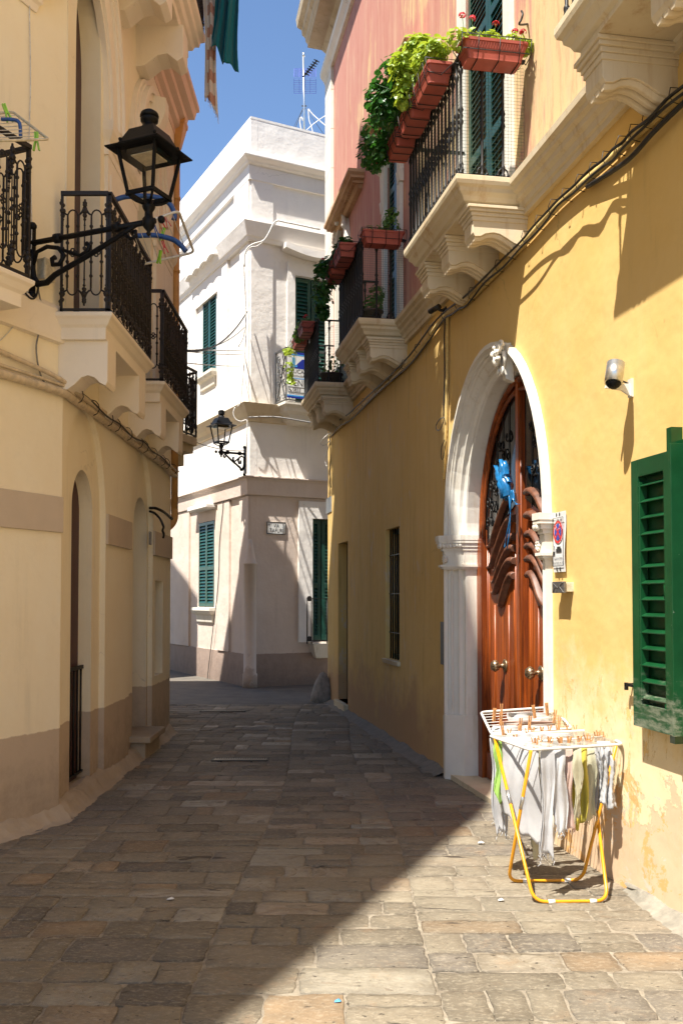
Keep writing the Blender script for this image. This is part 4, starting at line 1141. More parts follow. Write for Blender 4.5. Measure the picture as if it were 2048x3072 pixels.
m = MB(); m.prism([(-.1, -5), (15, -5), (15, .95), (9, .90), (5.4, .81), (3, .56), (1.7, .49), (-.1, .40)], 'z', HL-.15, HL-.004); m.build('roof_edge', M['cream_trim'], crn)  # unseen eave, its outline shaped to fit the shadow edge on the street
wall_foot(crn, -.03, 12, -.02, .10, 9)
# hood of the window above, only its end is in view
zh_ = SN(183, 85, .05)[1]
m = MB().stack(.34, 2.6, .02, [(0, zh_+.0), (.01, zh_+.05), (.03, zh_+.07), (.03, zh_+.13), (.08, zh_+.17), (.09, zh_+.24), (.18, zh_+.30), (.20, zh_+.40)])
m.build('window_hood', M['cream_trim'], crn)
cream_balcony(crn, .74, 2.4, .37, ZB, 'nearest lace iron balcony at the left edge', sides=(False, True), nbr=1)
# ------------------------------------------------------------------ neighbours behind (they throw the shade on the far crossing)
ng = thing('ochre_neighbour_house', 'house past the cream one, with only a dark iron balcony and its slab showing', 'house', (-2.5, 13.4, 0), 0)
m = MB(); m.prism([(-.0, -1.75), (.1, -.2), (-.30, 1.38), (-1.0, 1.39), (-1.0, -1.75)], 'z', -.1, 7.3); m.prism([(-1.0, 1.4), (-6, 1.4), (-6, -1.75), (-1.0, -1.75)], 'z', -.1, 9.9); m.build('wall', plain('ochre_plaster', (.62,.42,.22), .9, 0, .1, 3, .2), ng)
nb = thing('far_iron_balcony', 'small dark iron balcony of the neighbour just past the two lace ones', 'balcony', (0,0,0), 0)
bpy.data.objects.remove(nb)
c0 = at_y(591, 1335, 12.7); 
fa = math.atan2(13.3-12.7, -2.45-(c0.x))     # direction from outer corner back to the wall
L_ = math.hypot(.6, 2.45+c0.x)
sl = MB(); ax = c0.x+2.5; ay = 12.7-13.4
sl.prism([(ax, ay), (-.2, ay+.7), (-.5, ay-.2), (ax-.15, ay-.5)], 'z', 3.62, 3.72)
sl.prism([(ax-.05, ay), (-.2, ay+.62), (-.5, ay-.2), (ax-.2, ay-.45)], 'z', 3.52, 3.62)
sl.prism([(ax-.18, ay+.05), (-.2, ay+.5), (-.5, ay-.2), (ax-.28, ay-.35)], 'z', 3.36, 3.52)
so = sl.build('balcony', M['slab'], ng)
rl = lace(L_, .87, 'railing_panel', so, .11); rl.location = (ax-.01, ay, 3.73); rl.rotation_euler = (0,0,fa)
rl = lace(.5, .87, 'railing_panel', so, .11); rl.location = (ax-.01, ay, 3.73); rl.rotation_euler = (0,0,R(-107))
n2 = thing('side_street_house', 'plain house across the side street, hidden behind the cream one', 'house', (-5.8, 16.75, 0), 0)
m = MB(); m.prism([(0, 0), (-.6, 2.05), (-8, 2.6), (-8, 0)], 'z', -.1, 9.9); m.build('wall', M['cream'], n2)
# ================================================================== THE WHITE CORNER HOUSE
wh = thing('white_corner_house', 'white plastered corner house closing the street, with dark green shutters', 'house', (CW[0], CW[1], 0), 0)
def zat(v, Y=17.55): return at_y(748, v, Y).z
ZTOP, ZC1, ZC1b, ZLN, ZC2, ZC2b, ZF, ZFb, ZLE, ZLEb = zat(355), zat(447, 17.2), zat(502), zat(537), zat(650, 17.2), zat(716), zat(1206, 17.4), zat(1250), zat(1424, 17.3), zat(1484)
wl = lambda u, v, p=0: FWL.px(u, v, p); wr = lambda u, v, p=0: FWR.px(u, v, p)
def onL(o): o.rotation_euler = (0,0,FWL.ang); return o
def onR(o): o.rotation_euler = (0,0,FWR.ang); return o
A0, A1 = wl(649, 1000)[0], wl(609, 1000)[0]; Az0, Az1 = wl(628, 1120)[1], wl(648, 852)[1]
B0, B1 = wl(643, 1700)[0], wl(597, 1700)[0]; Bz0, Bz1 = wl(620, 1821)[1], wl(643, 1560)[1]
Ca, Cb = wr(990, 1000)[0], wr(883, 1000)[0]; Cz1 = wr(883, 826)[1]
Da, Db = wr(1000, 1700)[0], wr(935, 1700)[0]; Dz0, Dz1 = wr(935, 1926)[1], wr(935, 1556)[1]
m = MB(); m.plate(rect(0, 11, ZLE-.1, ZTOP), [rect(A0, A1, Az0, Az1)], 0, .14); onL(m.build('left_wall', M['white'], wh))
m = MB(); m.plate(rect(0, 11, -.1, ZLE-.1), [rect(B0, B1, Bz0, Bz1), rect(wl(547, 1960)[0], wl(559, 1960)[0], .1, .52)[::1]], 0, .14); onL(m.build('left_lower_wall', M['white_low'], wh))
m = MB(); m.plate(rect(-9, 0, ZLE-.1, ZTOP), [rect(Ca, Cb, ZF, Cz1)], 0, .22); onR(m.build('right_wall', M['white'], wh))
m = MB(); m.plate(rect(-9, 0, -.1, ZLE-.1), [rect(Da, Db, Dz0, Dz1)], 0, .22); onR(m.build('right_lower_wall', M['white_low'], wh))
q = FWL.n*-.25; q2 = FWR.n*-.25; cc0 = q+q2
P_ = [cc0, cc0+FWL.x*10, cc0+FWL.x*10-FWR.x*-0+FWR.x*-8, cc0-FWR.x*8]
m = MB(); m.prism([(p.x, p.y) for p in P_], 'z', -.1, ZTOP-.02); m.build('inner_wall', M['white'], wh)
path = [FWR.x*-9, Vector((0,0,0)), FWL.x*11]
def around(prof, name, mat, bev=0):
    m = MB(); m.sweep([(p.x, p.y) for p in path], prof); return m.build(name, mat, wh, bevel=bev)
h_ = ZC1-ZC1b
around([(-.02, ZC1b), (.03, ZC1b), (.04, ZC1b+h_*.2), (.09, ZC1b+h_*.32), (.10, ZC1b+h_*.45), (.10, ZC1b+h_*.5), (.16, ZC1b+h_*.7), (.19, ZC1b+h_*.8), (.19, ZC1), (-.02, ZC1+.03)], 'upper_cornice', M['white'], .01)
around([(-.02, ZLN-.02), (.05, ZLN-.02), (.05, ZC1b+.02), (-.02, ZC1b+.02)], 'frieze', M['white'])
h_ = ZC2-ZC2b
around([(-.02, ZC2b-.06), (.08, ZC2b-.06), (.10, ZC2b), (.12, ZC2b+.02), (.19, ZC2-.03), (.20, ZC2), (-.02, ZC2+.02)], 'lower_cornice', M['white'], .008)
around([(-.02, ZFb-.10), (.05, ZFb-.08), (.06, ZFb), (.12, ZFb+.07), (.14, ZFb+.12), (.18, ZF-.05), (.20, ZF-.01), (-.02, ZF)], 'floor_moulding', M['cornice'], .005)
around([(-.02, ZLEb-.02), (.07, ZLEb), (.09, ZLE-.08), (.11, ZLE-.03), (.145, ZLE-.025), (.145, ZLE), (-.02, ZLE+.01)], 'ledge', M['white_low'], .005)
around([(-.02, -.05), (.02, -.05), (.02, .598), (.0, .60), (-.02, .60)], 'plinth', M['white_low'])
around([(-.02, ZTOP-.001), (.005, ZTOP-.001), (.005, ZTOP+.04), (-.3, ZTOP+.04)], 'coping', M['white'])
# pilaster strips and raised panels
m = MB()
sR = wr(816, 1000)[0]
m.box(sR, .0, -.01, .035, ZF, ZC2b-.05); m.box(sR, .0, -.01, .035, ZC2, ZLN-.02)
m.box(-9, sR-.9, -.01, .03, ZC2b-.5, ZC2b-.05); onR(m.build('pilaster', M['white'], wh))
m = MB(); s1, s2 = wl(707, 1000)[0], wl(682, 1000)[0]
m.box(.0, s1*.62, -.01, .035, ZF, ZC2b-.05); m.box(s2-.12, s2+.45, -.01, .05, ZF, ZC2b-.5); m.box(0, s1, -.01, .045, ZC2, ZLN-.02)
m.box(s2-.12, 9, -.01, .05, ZC2b-.5, ZC2b-.05) 
m.box(A1+.35, 9, -.01, .05, ZF, ZC2b-.5)
onL(m.build('pilaster', M['white'], wh))
m = MB(); m.box(.0, .45, -.01, .03, -.05, ZLEb-.02); m.box(.95, B0-.3, -.01, .045, .602, ZLEb-.02); m.box(.95, 11, -.01, .046, Bz1+.28, ZLEb-.02); m.box(B1+.55, 11, -.01, .044, .602, Bz1+.28)
onL(m.build('pilaster', M['white_low'], wh))
# windows and shutters
for tup, mid in (((A0, A1, Az0, Az1), 'upper'), ((B0, B1, Bz0, Bz1), 'lower')):
    a, b, z0, z1 = tup; c = (a+b)/2
    gm = MB(); gm.box(a, b, -.13, -.11, z0, z1); g = gm.build('window', M['glass'], wh); onL(g)
    mids = (z0+(z1-z0)*.45,) if mid == 'lower' else ()
    shutter_mesh(a+.005, c-.004, z0+.01, z1-.01, .035, .05, mids, .062, 'shutter', M['teal_green'], g, 0, (0,-.03,0))
    shutter_mesh(c+.004, b-.005, z0+.01, z1-.01, .035, .05, mids, .062, 'shutter', M['teal_green'], g, 0, (0,-.03,0))
    k = MB().stack(a-.10, b+.10, .14, [(-.12, z0-.32), (-.10, z0-.30), (-.08, z0-.16), (-.03, z0-.13), (0, z0-.07), (0, z0-.01)])
    k.build('window_sill', M['trim'], g)
    k = MB()
    if mid == 'lower': k.stack(a-.12, b+.12, .22, [(-.05, z1+.22), (0, z1+.25), (0, z1+.30), (-.02, z1+.33)])
    else:
        n = 48; x0 = a-.5; w2 = b-a+1.0                            # row of curved roof tiles
        up = [(x0+w2*i/n, z1+.40+.055*abs(math.sin(i*math.pi/12))) for i in range(n+1)]
        k.prism(up+[(x, z+.035) for x, z in up[::-1]], 'y', 0, .24)
    k.build('window_hood', M['white'], g)
# right face: balcony door above, window door below
gm = MB(); gm.box(Ca, Cb, -.2, -.18, ZF, Cz1); g = gm.build('window', M['glass'], wh); onR(g)
c = (Ca+Cb)/2
for q0, q1 in ((Ca+.01, c-.01), (c+.01, Cb-.01)): shutter_mesh(q0, q1, ZF+.02, Cz1-.01, .04, .07, (ZF+1.1,), .07, 'shutter', M['teal_green'], g, 0, (0,-.10,0))
k = MB(); e = .16; k.box(Cb, Cb+e, -.01, .04, ZF, Cz1+.22); k.box(Ca-e, Ca, -.01, .04, ZF, Cz1+.22); k.box(Ca, Cb, -.01, .04, Cz1, Cz1+.22); k.build('window_frame', M['white'], g)
k = MB(); n = 14; x0, x1 = Ca-.25, Cb+.28
k.prism([(x0+(x1-x0)*i/n, Cz1+.42-.10*math.sin(math.pi*i/n)) for i in range(n+1)]+[(x0+(x1-x0)*(n-i)/n, Cz1+.52-.08*math.sin(math.pi*(n-i)/n)) for i in range(n+1)], 'y', 0, .24)
k.build('window_hood', M['white'], g)
gm = MB(); gm.box(Da, Db, -.2, -.18, Dz0, Dz1); g = gm.build('window', M['glass'], wh); onR(g)
c = (Da+Db)/2
for q0, q1 in ((Da+.01, c-.01), (c+.01, Db-.01)): shutter_mesh(q0, q1, Dz0+.02, Dz1-.01, .04, .07, (Dz0+1.05,), .062, 'shutter', M['teal_green'], g, 0, (0,-.10,0))
k = MB(); e = .30; k.box(Db, Db+e*.95, -.01, .04, Dz0, Dz1+.32); k.box(Da-e, Da, -.01, .04, Dz0, Dz1+.32); k.box(Da, Db, -.01, .04, Dz1, Dz1+.32); k.build('window_frame', M['white'], g)
k = MB().stack(Da-.10, Db+.10, .26, [(-.14, Dz0-.30), (-.12, Dz0-.28), (-.02, Dz0-.04), (0, Dz0-.02)]); k.build('window_sill', M['trim'], g)
# low guard railing of that window
k = MB(); z0, z1 = Dz0, wr(935, 1796, .2)[1]; xa, xb = Db+.22, Da-.1
k.bar((xa, .24, z1), (xb, .24, z1), .022, .012); k.bar((xa, .24, z0+.04), (xb, .24, z0+.04), .022, .012)
for x in (xa-.01, xa-.10, xa-.42): k.tube([(x, .24, z0-.02), (x, .24, z1)], .011, 6)
for x in (xa-.055,): k.lathe([(.05, -.01), (.05, .01)], (x, .24, z1+.0), 12, 'y'); k.lathe([(.05, -.01), (.05, .01)], (x, .24, z0+.07), 12, 'y')
k.bar((xa-.42, .24, z1-.13), (xb, .24, z1-.13), .014, .01); k.bar((xa-.42, .24, z0+.17), (xb, .24, z0+.17), .014, .01)
for i in range(5):
    x = xa-.55-.17*i; k.tube(spiral((x, .24, z1-.27), .06, 1.2, 0, 1, 14, i), .006, 4); k.tube(spiral((x, .24, z0+.3), .06, 1.2, 0, -1, 14, i+2), .006, 4)
    k.tube([(x+.05, .24, z1-.3), (x-.04, .24, (z0+z1)/2), (x+.05, .24, z0+.3)], .006, 4)
k.build('guard_railing', M['iron_brown'], g)
# cast iron balcony on the right face
bx = wr(826, 1150)[0]
sl = MB().stack(-4.2, bx+.03, .52, [(-.3, ZF-.34), (-.16, ZF-.30), (-.14, ZF-.20), (-.06, ZF-.15), (-.05, ZF-.09), (0, ZF-.04), (0, ZF+.006)]); sl = sl.build('balcony', M['trim'], wh); onR(sl)
def cast_panel(w_, h, n):
    m = MB(); m.bar((0,0,h), (w_,0,h), .035, .03); m.bar((0,0,.03), (w_,0,.03), .03, .02)
    for i in range(n+1): x = w_*i/n; m.bar((x,0,0), (x,0,h), .02, .02)
    for i in range(n):
        a, b = w_*i/n, w_*(i+1)/n; c = (a+b)/2
        for s_ in (-1, 1):
            m.bar((c-s_*(b-a)*.38, 0, .06), (c+s_*(b-a)*.38, 0, h-.12), .022, .016)
            for z, ph in ((h*.84, 0), (h*.62, 2), (h*.36, 1), (h*.14, 3)):
                m.tube(spiral((c+s_*(b-a)*.24, 0, z), (b-a)*.17, 1.4, 0, s_, 14, ph), .010, 5)
        m.ball((c, 0, h*.5), .03, 6, 4); m.ball((c, 0, h*.72), .02, 6, 4)
    return m
M['cast_grey'] = plain('weathered_cast_iron', (.13,.13,.13), .45, .5, .4, 60)
hp = wr(826, 1063)[1]-ZF
o = cast_panel(.46, hp, 1).build('railing_panel', M['cast_grey'], sl); o.location = (bx, .03, ZF+.01); o.rotation_euler = (0,0,R(90))
o = cast_panel(4.0, hp, 8).build('railing_panel', M['cast_grey'], sl); o.location = (bx-4.0, .48, ZF+.01)
# engaged corner post with conical top
cp = at_y(752, 2060, 17.25)
t = MB(); zc_ = zat(1790, 17.3)
zct, zcb = at_y(752, 1615, 17.3).z, at_y(752, 1690, 17.3).z
rad = .115
t.lathe([(rad+.02, -.02), (rad+.02, .25), (rad, .26), (rad, zcb-.02), (rad+.015, zcb-.01), (rad+.015, zcb+.01), (rad*.9, zcb+.03), (rad*.55, zcb+(zct-zcb)*.6), (.02, zct)], (0,0,0), 18)
o = t.build('corner_post', M['post'], wh); o.location = (.02, -.05, 0)
# ================================================================== THINGS ON THE WALLS
def lantern(name, label, P, ang, arm, drop=.30, group='black wall lanterns'):
    """P: wall point at the height of the arm; local x runs along the arm"""
    t = thing(name, label, 'street lamp', P, ang, group)
    b = MB()
    b.tube([(0, 0, 0), (arm+.05, 0, -.005)], .020, 8); b.ball((arm+.10, 0, -.005), .026, 8, 6)
    for x in (.24*arm, arm*.74): b.lathe([(.022, -.03), (.034, -.022), (.036, 0), (.034, .022), (.022, .03)], (x, 0, 0), 8, 'x')
    b.box(-.01, .015, -.04, .04, -drop-.06, .12); b.ball((.02, 0, .12), .03, 8, 5); b.ball((.02, 0, -drop-.07), .03, 8, 5)
    lo = [(.02, 0, -.05), (.015, 0, -.14), (.03, 0, -drop+.06), (.07, 0, -drop), (.13*arm+.02, 0, -drop+.0), (.22*arm, 0, -drop+.045), (arm*.55, 0, -drop*.48), (arm*.80, 0, -.05), (arm*.90, 0, -.01)]
    b.tube(lo, [.02, .021, .023, .024, .022, .02, .019, .017, .015], 8)
    b.tube([(.03+.11*arm*k/6*1.0, 0, -.02-.10*math.sin(math.pi/2*(1-k/6))*0-.0) for k in range(2)], .01, 4)
    s1 = [(.03, 0, -.16), (.06*arm, 0, -.07), (.15*arm, 0, -.045), (.25*arm, 0, -.07), (.30*arm, 0, -.13), (.26*arm, 0, -.185), (.20*arm, 0, -.18), (.195*arm, 0, -.14), (.225*arm, 0, -.13)]
    b.tube(s1, [.013, .014, .015, .016, .017, .017, .017, .018, .018], 6)
    s2 = [(.28*arm, 0, -.085), (.36*arm, 0, -.12), (.44*arm, 0, -.15), (.50*arm, 0, -.13), (.515*arm, 0, -.095), (.49*arm, 0, -.075)]
    b.tube(s2, [.012, .014, .015, .016, .018, .02], 6)
    s3 = [(.80*arm, 0, -.055), (.86*arm, 0, -.10), (.90*arm, 0, -.085), (.895*arm, 0, -.05), (.87*arm, 0, -.055)]
    b.tube(s3, .014, 6)
    b.build('bracket', M['iron_gloss'], t)
    # stem and bowl under the lantern
    m = MB(); X = arm
    m.lathe([(.006, -.10), (.018, -.085), (.012, -.07), (.03, -.05), (.042, -.03), (.042, .015), (.028, .03), (.026, .06), (.038, .08), (.045, .10), (.03, .115), (.03, .14)], (X, 0, 0), 10)
    a = .098
    for sx in (-1, 1):
        for sy in (-1, 1):
            m.tube([(X+sx*.015, sy*.015, .11), (X+sx*.06, sy*.06, .125), (X+sx*.08, sy*.08, .14), (X+sx*a, sy*a, .165)], .009, 6)
            m.ball((X+sx*(a+.004), sy*(a+.004), .16), .013, 6, 4)
    m.build('stem', M['iron_gloss'], t)
    f = MB(); b0, b1, z0, z1 = a, .148, .17, .47
    for s_ in (-1, 1):
        f.bar((X-b0, s_*b0, z0), (X+b0, s_*b0, z0), .020, .026); f.bar((X+s_*b0, -b0, z0), (X+s_*b0, b0, z0), .020, .026)
        for s2_ in (-1, 1): f.bar((X+s_*b0, s2_*b0, z0), (X+s_*b1, s2_*b1, z1), .018, .018)
    fo = f.build('lantern_frame', M['iron_gloss'], t)
    g = MB(); e = .004; k0, k1 = b0-e, b1-e
    for (p, q_) in (((-1,-1),(1,-1)), ((1,-1),(1,1)), ((1,1),(-1,1)), ((-1,1),(-1,-1))):
        g.add([(X+p[0]*k0, p[1]*k0, z0), (X+q_[0]*k0, q_[1]*k0, z0), (X+q_[0]*k1, q_[1]*k1, z1), (X+p[0]*k1, p[1]*k1, z1)], [(0,1,2,3)])
    g.build('pane', M['pane'], fo, normals=False)
    r_ = MB(); c = (X, 0, 0); q4 = math.pi/4; d = math.sqrt(2)
    r_.lathe([(.150*d, .46), (.205*d, .453), (.208*d, .461), (.150*d, .49), (.135*d, .515), (.095*d, .60), (.085*d, .605)], c, 4, rot=q4)
    r_.lathe([(.13*d*.8, .43), (.13*d*.8, .46)], c, 4, rot=q4)
    r_.lathe([(.085, .60), (.06, .61), (.05, .64), (.038, .65), (.038, .66), (.058, .67), (.060, .69), (.045, .695), (.05, .70), (.064, .705), (.056, .73), (.03, .748), (.012, .752)], c, 14)
    for sx in (-1, 1):
        for sy in (-1, 1): r_.ball((X+sx*.135, sy*.135, .52), .014, 6, 4)
    r_.build('lamp_cap', M['iron_gloss'], t)
    l = MB(); l.box(X-.085, X+.085, -.085, .085, .420, .427); l.build('light_panel', M['beige_pl'], t)
    return t
mp, ntp, bp_ = newmat('clear_pane'); bp_.inputs['Transmission Weight'].default_value = 1; bp_.inputs['Roughness'].default_value = .02; bp_.inputs['IOR'].default_value = 1.05
trn = N(ntp, 'ShaderNodeBsdfTransparent'); gls = N(ntp, 'ShaderNodeBsdfGlossy'); gls.inputs[1].default_value = .03; msx = N(ntp, 'ShaderNodeMixShader'); msx.inputs[0].default_value = .05
ntp.links.new(trn.outputs[0], msx.inputs[1]); ntp.links.new(gls.outputs[0], msx.inputs[2]); ntp.links.new(msx.outputs[0], ntp.nodes['Material Output'].inputs[0]); M['pane'] = mp
# near lamp: wall point on the angled face, arm square to it
s0_, z0_ = FN.px(92, 722, 0)
Pw = FN.W(s0_, .0, z0_-.02)
tgt = FN.px(448, 690, 1.0)
lantern('wall_lantern', 'large black lantern on a scrolled arm before the cream lace balconies', Pw, math.atan2(FN.n.y, FN.n.x), 1.0)
sl2 = FWL.px(742, 1362, .05); P2 = Vector((CW[0]-.06, CW[1]-.20, at_y(742, 1362, 17.35).z))
t2 = at_y(664, 1338, 17.1)
lantern('wall_lantern', 'smaller looking black lantern on the corner of the white house', P2, math.atan2(t2.y-P2.y, t2.x-P2.x), math.hypot(t2.x-P2.x, t2.y-P2.y), .30)
def wall_pts(F, pts, p=.03):
    out = []
    for q in pts:
        pp = q[2] if len(q) > 2 else p
        s_, z_ = F.px(q[0], q[1], pp); out.append(F.W(s_, pp, z_))
    return out
def smooth(pts, k=5):
    """Catmull-Rom through the points"""
    P = [Vector(p) for p in pts]; P = [P[0]*2-P[1]]+P+[P[-1]*2-P[-2]]; out = []
    for i in range(1, len(P)-2):
        a, b, c, d = P[i-1:i+3]
        for j in range(k):
            t = j/k; out.append(.5*((2*b)+(c-a)*t+(2*a-5*b+4*c-d)*t*t+(3*b-a-3*c+d)*t**3))
    out.append(P[-2]); return out
def run(name, label, cat, pts, r, mat, seg=6, k=5, group=None):
    pts = smooth(pts, k); base = pts[0].copy()
    m = MB(); m.tube([p-base for p in pts], r, seg)
    o = m.build(name, mat); o.location = base; tag(o, label, cat, group); return o
# ---- cables along the yellow wall
base_r = [(2120, 205), (2048, 272), (1893, 412), (1808, 493), (1672, 612), (1561, 735), (1400, 900), (1332, 945), (1229, 1080), (1073, 1225), (988, 1303)]
run('painted_conduit', 'yellow painted conduit running the length of the yellow wall below the balconies', 'conduit', wall_pts(FR, [(u, v+6) for u, v in base_r], .03), .024, M['pipe_y'], 8, 4)
rc = random.Random(4)
def wob(pts, du, dv, pr=.085):
    return [(u+rc.uniform(-du, du), v-14+rc.uniform(-dv, dv), pr+rc.uniform(0, .03)) for u, v in pts]
dense = []
for (a, b) in zip(base_r[:-1], base_r[1:]):
    for j in range(3): dense.append((a[0]+(b[0]-a[0])*j/3, a[1]+(b[1]-a[1])*j/3))
dense.append(base_r[-1])
run('black_cable', 'upper of two loose black cables clipped along the yellow wall', 'cable', wall_pts(FR, wob(dense, 1, 6)), .009, M['cable'], 6, 3)
run('black_cable', 'lower of two loose black cables sagging over the yellow wall conduit', 'cable', wall_pts(FR, wob([(u, v+22) for u, v in dense], 1, 8)), .008, M['cable'], 6, 3)
sh = run('black_cable', 'thick black cable sagging below the yellow conduit at the right edge', 'cable', wall_pts(FR, [(2120, 250, .04), (2048, 310, .05), (1960, 395, .06), (1893, 470, .05), (1840, 510, .04), (1760, 560, .03)]), .014, M['cable'], 6, 4)
t = thing('cable_ties', 'row of small black clips holding the cables on the yellow wall', 'cable ties', wall_pts(FR, [(1561, 735)], .02)[0], FR.ang)
tm = MB(); tm.tube([(0,-.02,.05), (0,.03,.048), (0,.045,0), (0,.03,-.04), (0,-.02,-.05)], .0028, 4); tie = None
br_ = base_r[::-1]
for i in range(26):
    u = 1010+1020*i/25
    for k in range(len(br_)-1):
        if br_[k][0] <= u <= br_[k+1][0]:
            tt = (u-br_[k][0])/(br_[k+1][0]-br_[k][0]); v = br_[k][1]+(br_[k+1][1]-br_[k][1])*tt
            q = FR.loc(wall_pts(FR, [(u, v)], .03)[0]); q0 = FR.loc(t.location)
            d = Vector(q)-Vector(q0)
            if tie is None: tie = tm.build('tie', M['cable'], t); o = tie
            else: o = copy_part(tie, t)
            o.location = d; o.rotation_euler = (0, .3*math.sin(i*2.3), 0)
            break
run('painted_conduit', 'thin vertical yellow conduit dropping beside the portal arch', 'conduit', wall_pts(FR, [(1341, 935), (1341, 1010), (1340, 1120), (1338, 1240), (1335, 1330), (1332, 1400), (1330, 1440)], .025), .014, M['pipe_y'])
run('black_cable', 'thin black cable running down with the vertical yellow conduit', 'cable', wall_pts(FR, [(1335, 940), (1332, 1010), (1333, 1120), (1331, 1200), (1330, 1250)], .035), .007, M['cable'])
run('cable_loop', 'upper small loop of grey cable hanging left of the vertical conduit', 'cable', wall_pts(FR, [(1331, 1252), (1318, 1258), (1308, 1275), (1309, 1288), (1318, 1290), (1328, 1270), (1332, 1252)], .05), .005, M['steel_d'])
run('cable_loop', 'lower small loop of cable below the end of the vertical conduit', 'cable', wall_pts(FR, [(1333, 1320), (1324, 1340), (1322, 1368), (1327, 1378), (1333, 1350), (1337, 1325)], .05), .004, M['cable'])
run('loose_cable_end', 'tangle of pale cable ends at the far corner of the yellow house', 'cable', wall_pts(FR, [(1000, 1296, .04), (985, 1302, .06), (968, 1318, .14), (962, 1332, .16), (975, 1336, .1), (990, 1322, .05), (984, 1345, .07), (975, 1380, .07), (980, 1400, .05)]), .007, M['cable_w'])
run('black_cable', 'black cable falling straight down the far corner of the yellow house', 'cable', wall_pts(FR, [(990, 1310), (991, 1360), (990, 1420), (992, 1462)], .03), .010, M['cable'])
# small bullet camera on the conduit
s_, z_ = FR.px(1330, 925, .02)
t = thing('security_camera', 'black bullet camera on the conduit left of the portal arch', 'security camera', FR.W(s_, 0, z_-.02), FR.ang)
m = MB(); m.tube([(0, .0, 0), (0, .05, .0), (.0, .07, .01)], .014, 8); m.box(-.03, .03, 0, .012, -.03, .03); m.build('mount', M['cable'], t)
m = MB(); m.tube([(-.02, .06, .03), (.09, .12, .005)], .020, 10); m.tube([(-.01, .065, .036), (.10, .126, .012)], .023, 10); m.build('camera_body', M['cable'], t)
# round security camera near the green shutter
s_, z_ = FR.px(1893, 1162, 0)
t = thing('security_camera', 'silver hooded security camera on a short arm above the street sign', 'security camera', FR.W(s_, 0, z_), FR.ang)
def loc_at(u, v, p, F=FR, s0=s_, z0=z_):
    a_, b_ = F.px(u, v, p); return (a_-s0, p, b_-z0)
m = MB(); m.box(-.022, .022, 0, .012, -.055, .045)
c_end = loc_at(1840, 1156, .13)
m.prism([(.01, -.05), (.01, .02), (.15, c_end[2]+.012), (.155, c_end[2]-.004), (.06, -.02)], 'x', -.008, .008); m.build('arm', M['white_paint'], t)
bt, bb = loc_at(1846, 1090, .12), loc_at(1838, 1152, .15)
m = MB(); A = Vector(bt); B = Vector(bb); ax = (B-A).normalized()
m.tube([A, A+(B-A)*.96], .048, 20); m.build('hood', M['steel'], t)
m = MB(); m.ball(tuple(B-ax*.02), .045, 16, 10); m.tube([B-ax*.05, B-ax*.015], .044, 16); m.tube([c_end, (c_end[0], c_end[1], c_end[2]-.02)], .014, 10); m.build('lens_dome', M['iron_gloss'], t)
m = MB(); m.tube(smooth([(B.x, B.y-.03, B.z-.01), (-.05+B.x*.5, .10, B.z+.01), (-.01, .06, .03), (.0, .02, .02)], 5), .005, 6); m.build('lead', M['cable'], t)
# no-stopping sign
s0_, z0_ = FR.px(1662, 1723, .01); s1_, z1_ = FR.px(1697, 1723, .01)
zt_, zb_ = FR.px(1680, 1535, .01)[1], FR.px(1680, 1716, .01)[1]
W_ = abs(s0_-s1_); H_ = zt_-zb_; cx_ = 0
t = thing('no_stopping_sign', 'white no stopping sign with red and blue disc beside the big door', 'sign', FR.W((s0_+s1_)/2, 0, zb_), FR.ang)
m = MB(); nb = 14; vs_ = []
for j in range(nb+1):
    z = H_*j/nb; y = .016+.006*math.sin(j/nb*5.5); vs_ += [(-W_/2, y, z), (W_/2, y, z), (W_/2, y-.003, z), (-W_/2, y-.003, z)]
m.add(vs_, [(j*4+k, j*4+(k+1) % 4, j*4+4+(k+1) % 4, j*4+4+k) for j in range(nb) for k in range(4)]+[(0,1,2,3), (nb*4, nb*4+1, nb*4+2, nb*4+3)])
m.build('panel', M['signwhite'], t)
Y_ = .0245
def disc(m, cx, cz, r0, r1, y, n=28, sx=1):
    vs_ = []; 
    for i in range(n): a_ = 2*math.pi*i/n; vs_ += [(cx+r0*math.cos(a_)*sx, y, cz+r0*math.sin(a_)), (cx+r1*math.cos(a_)*sx, y, cz+r1*math.sin(a_))]
    m.add(vs_, [(2*i, 2*i+1, (2*i+3) % (2*n), (2*i+2) % (2*n)) for i in range(n)])
rD = min(W_*.42, H_*.19); cz_ = H_*.665
dsc = MB(); disc(dsc, 0, cz_, rD*.80, rD, Y_); w_ = rD*.09
for a_ in (45, 135):
    c, s2_ = math.cos(R(a_)), math.sin(R(a_)); d = rD*.82; nx, nz = -s2_*w_, c*w_
    dsc.add([(-c*d+nx, Y_+.0008, cz_-s2_*d+nz), (c*d+nx, Y_+.0008, cz_+s2_*d+nz), (c*d-nx, Y_+.0008, cz_+s2_*d-nz), (-c*d-nx, Y_+.0008, cz_-s2_*d-nz)], [(0,1,2,3)])
dsc.build('red_ring', M['signred'], t, normals=False)
dsc = MB()
for q in range(4):
    c0_ = q*math.pi/2; pts = [(0+rD*.16*math.cos(c0_), Y_+.0004, cz_+rD*.16*math.sin(c0_))]
    for i in range(7): a_ = c0_-.58+1.16*i/6; pts.append((rD*.72*math.cos(a_), Y_+.0004, cz_+rD*.72*math.sin(a_)))
    dsc.add(pts, [tuple(range(len(pts)))])
dsc.build('blue_field', M['signviolet'], t, normals=False)
ln = MB(); g = .006; x, z0q, z1q = W_*.44, H_*.10, H_*.90
for a_, b_ in (((-x, z0q), (x, z0q)), ((x, z0q), (x, z1q)), ((x, z1q), (-x, z1q)), ((-x, z1q), (-x, z0q))):
    ln.bar((a_[0], Y_, a_[1]), (b_[0], Y_, b_[1]), .002, .003)
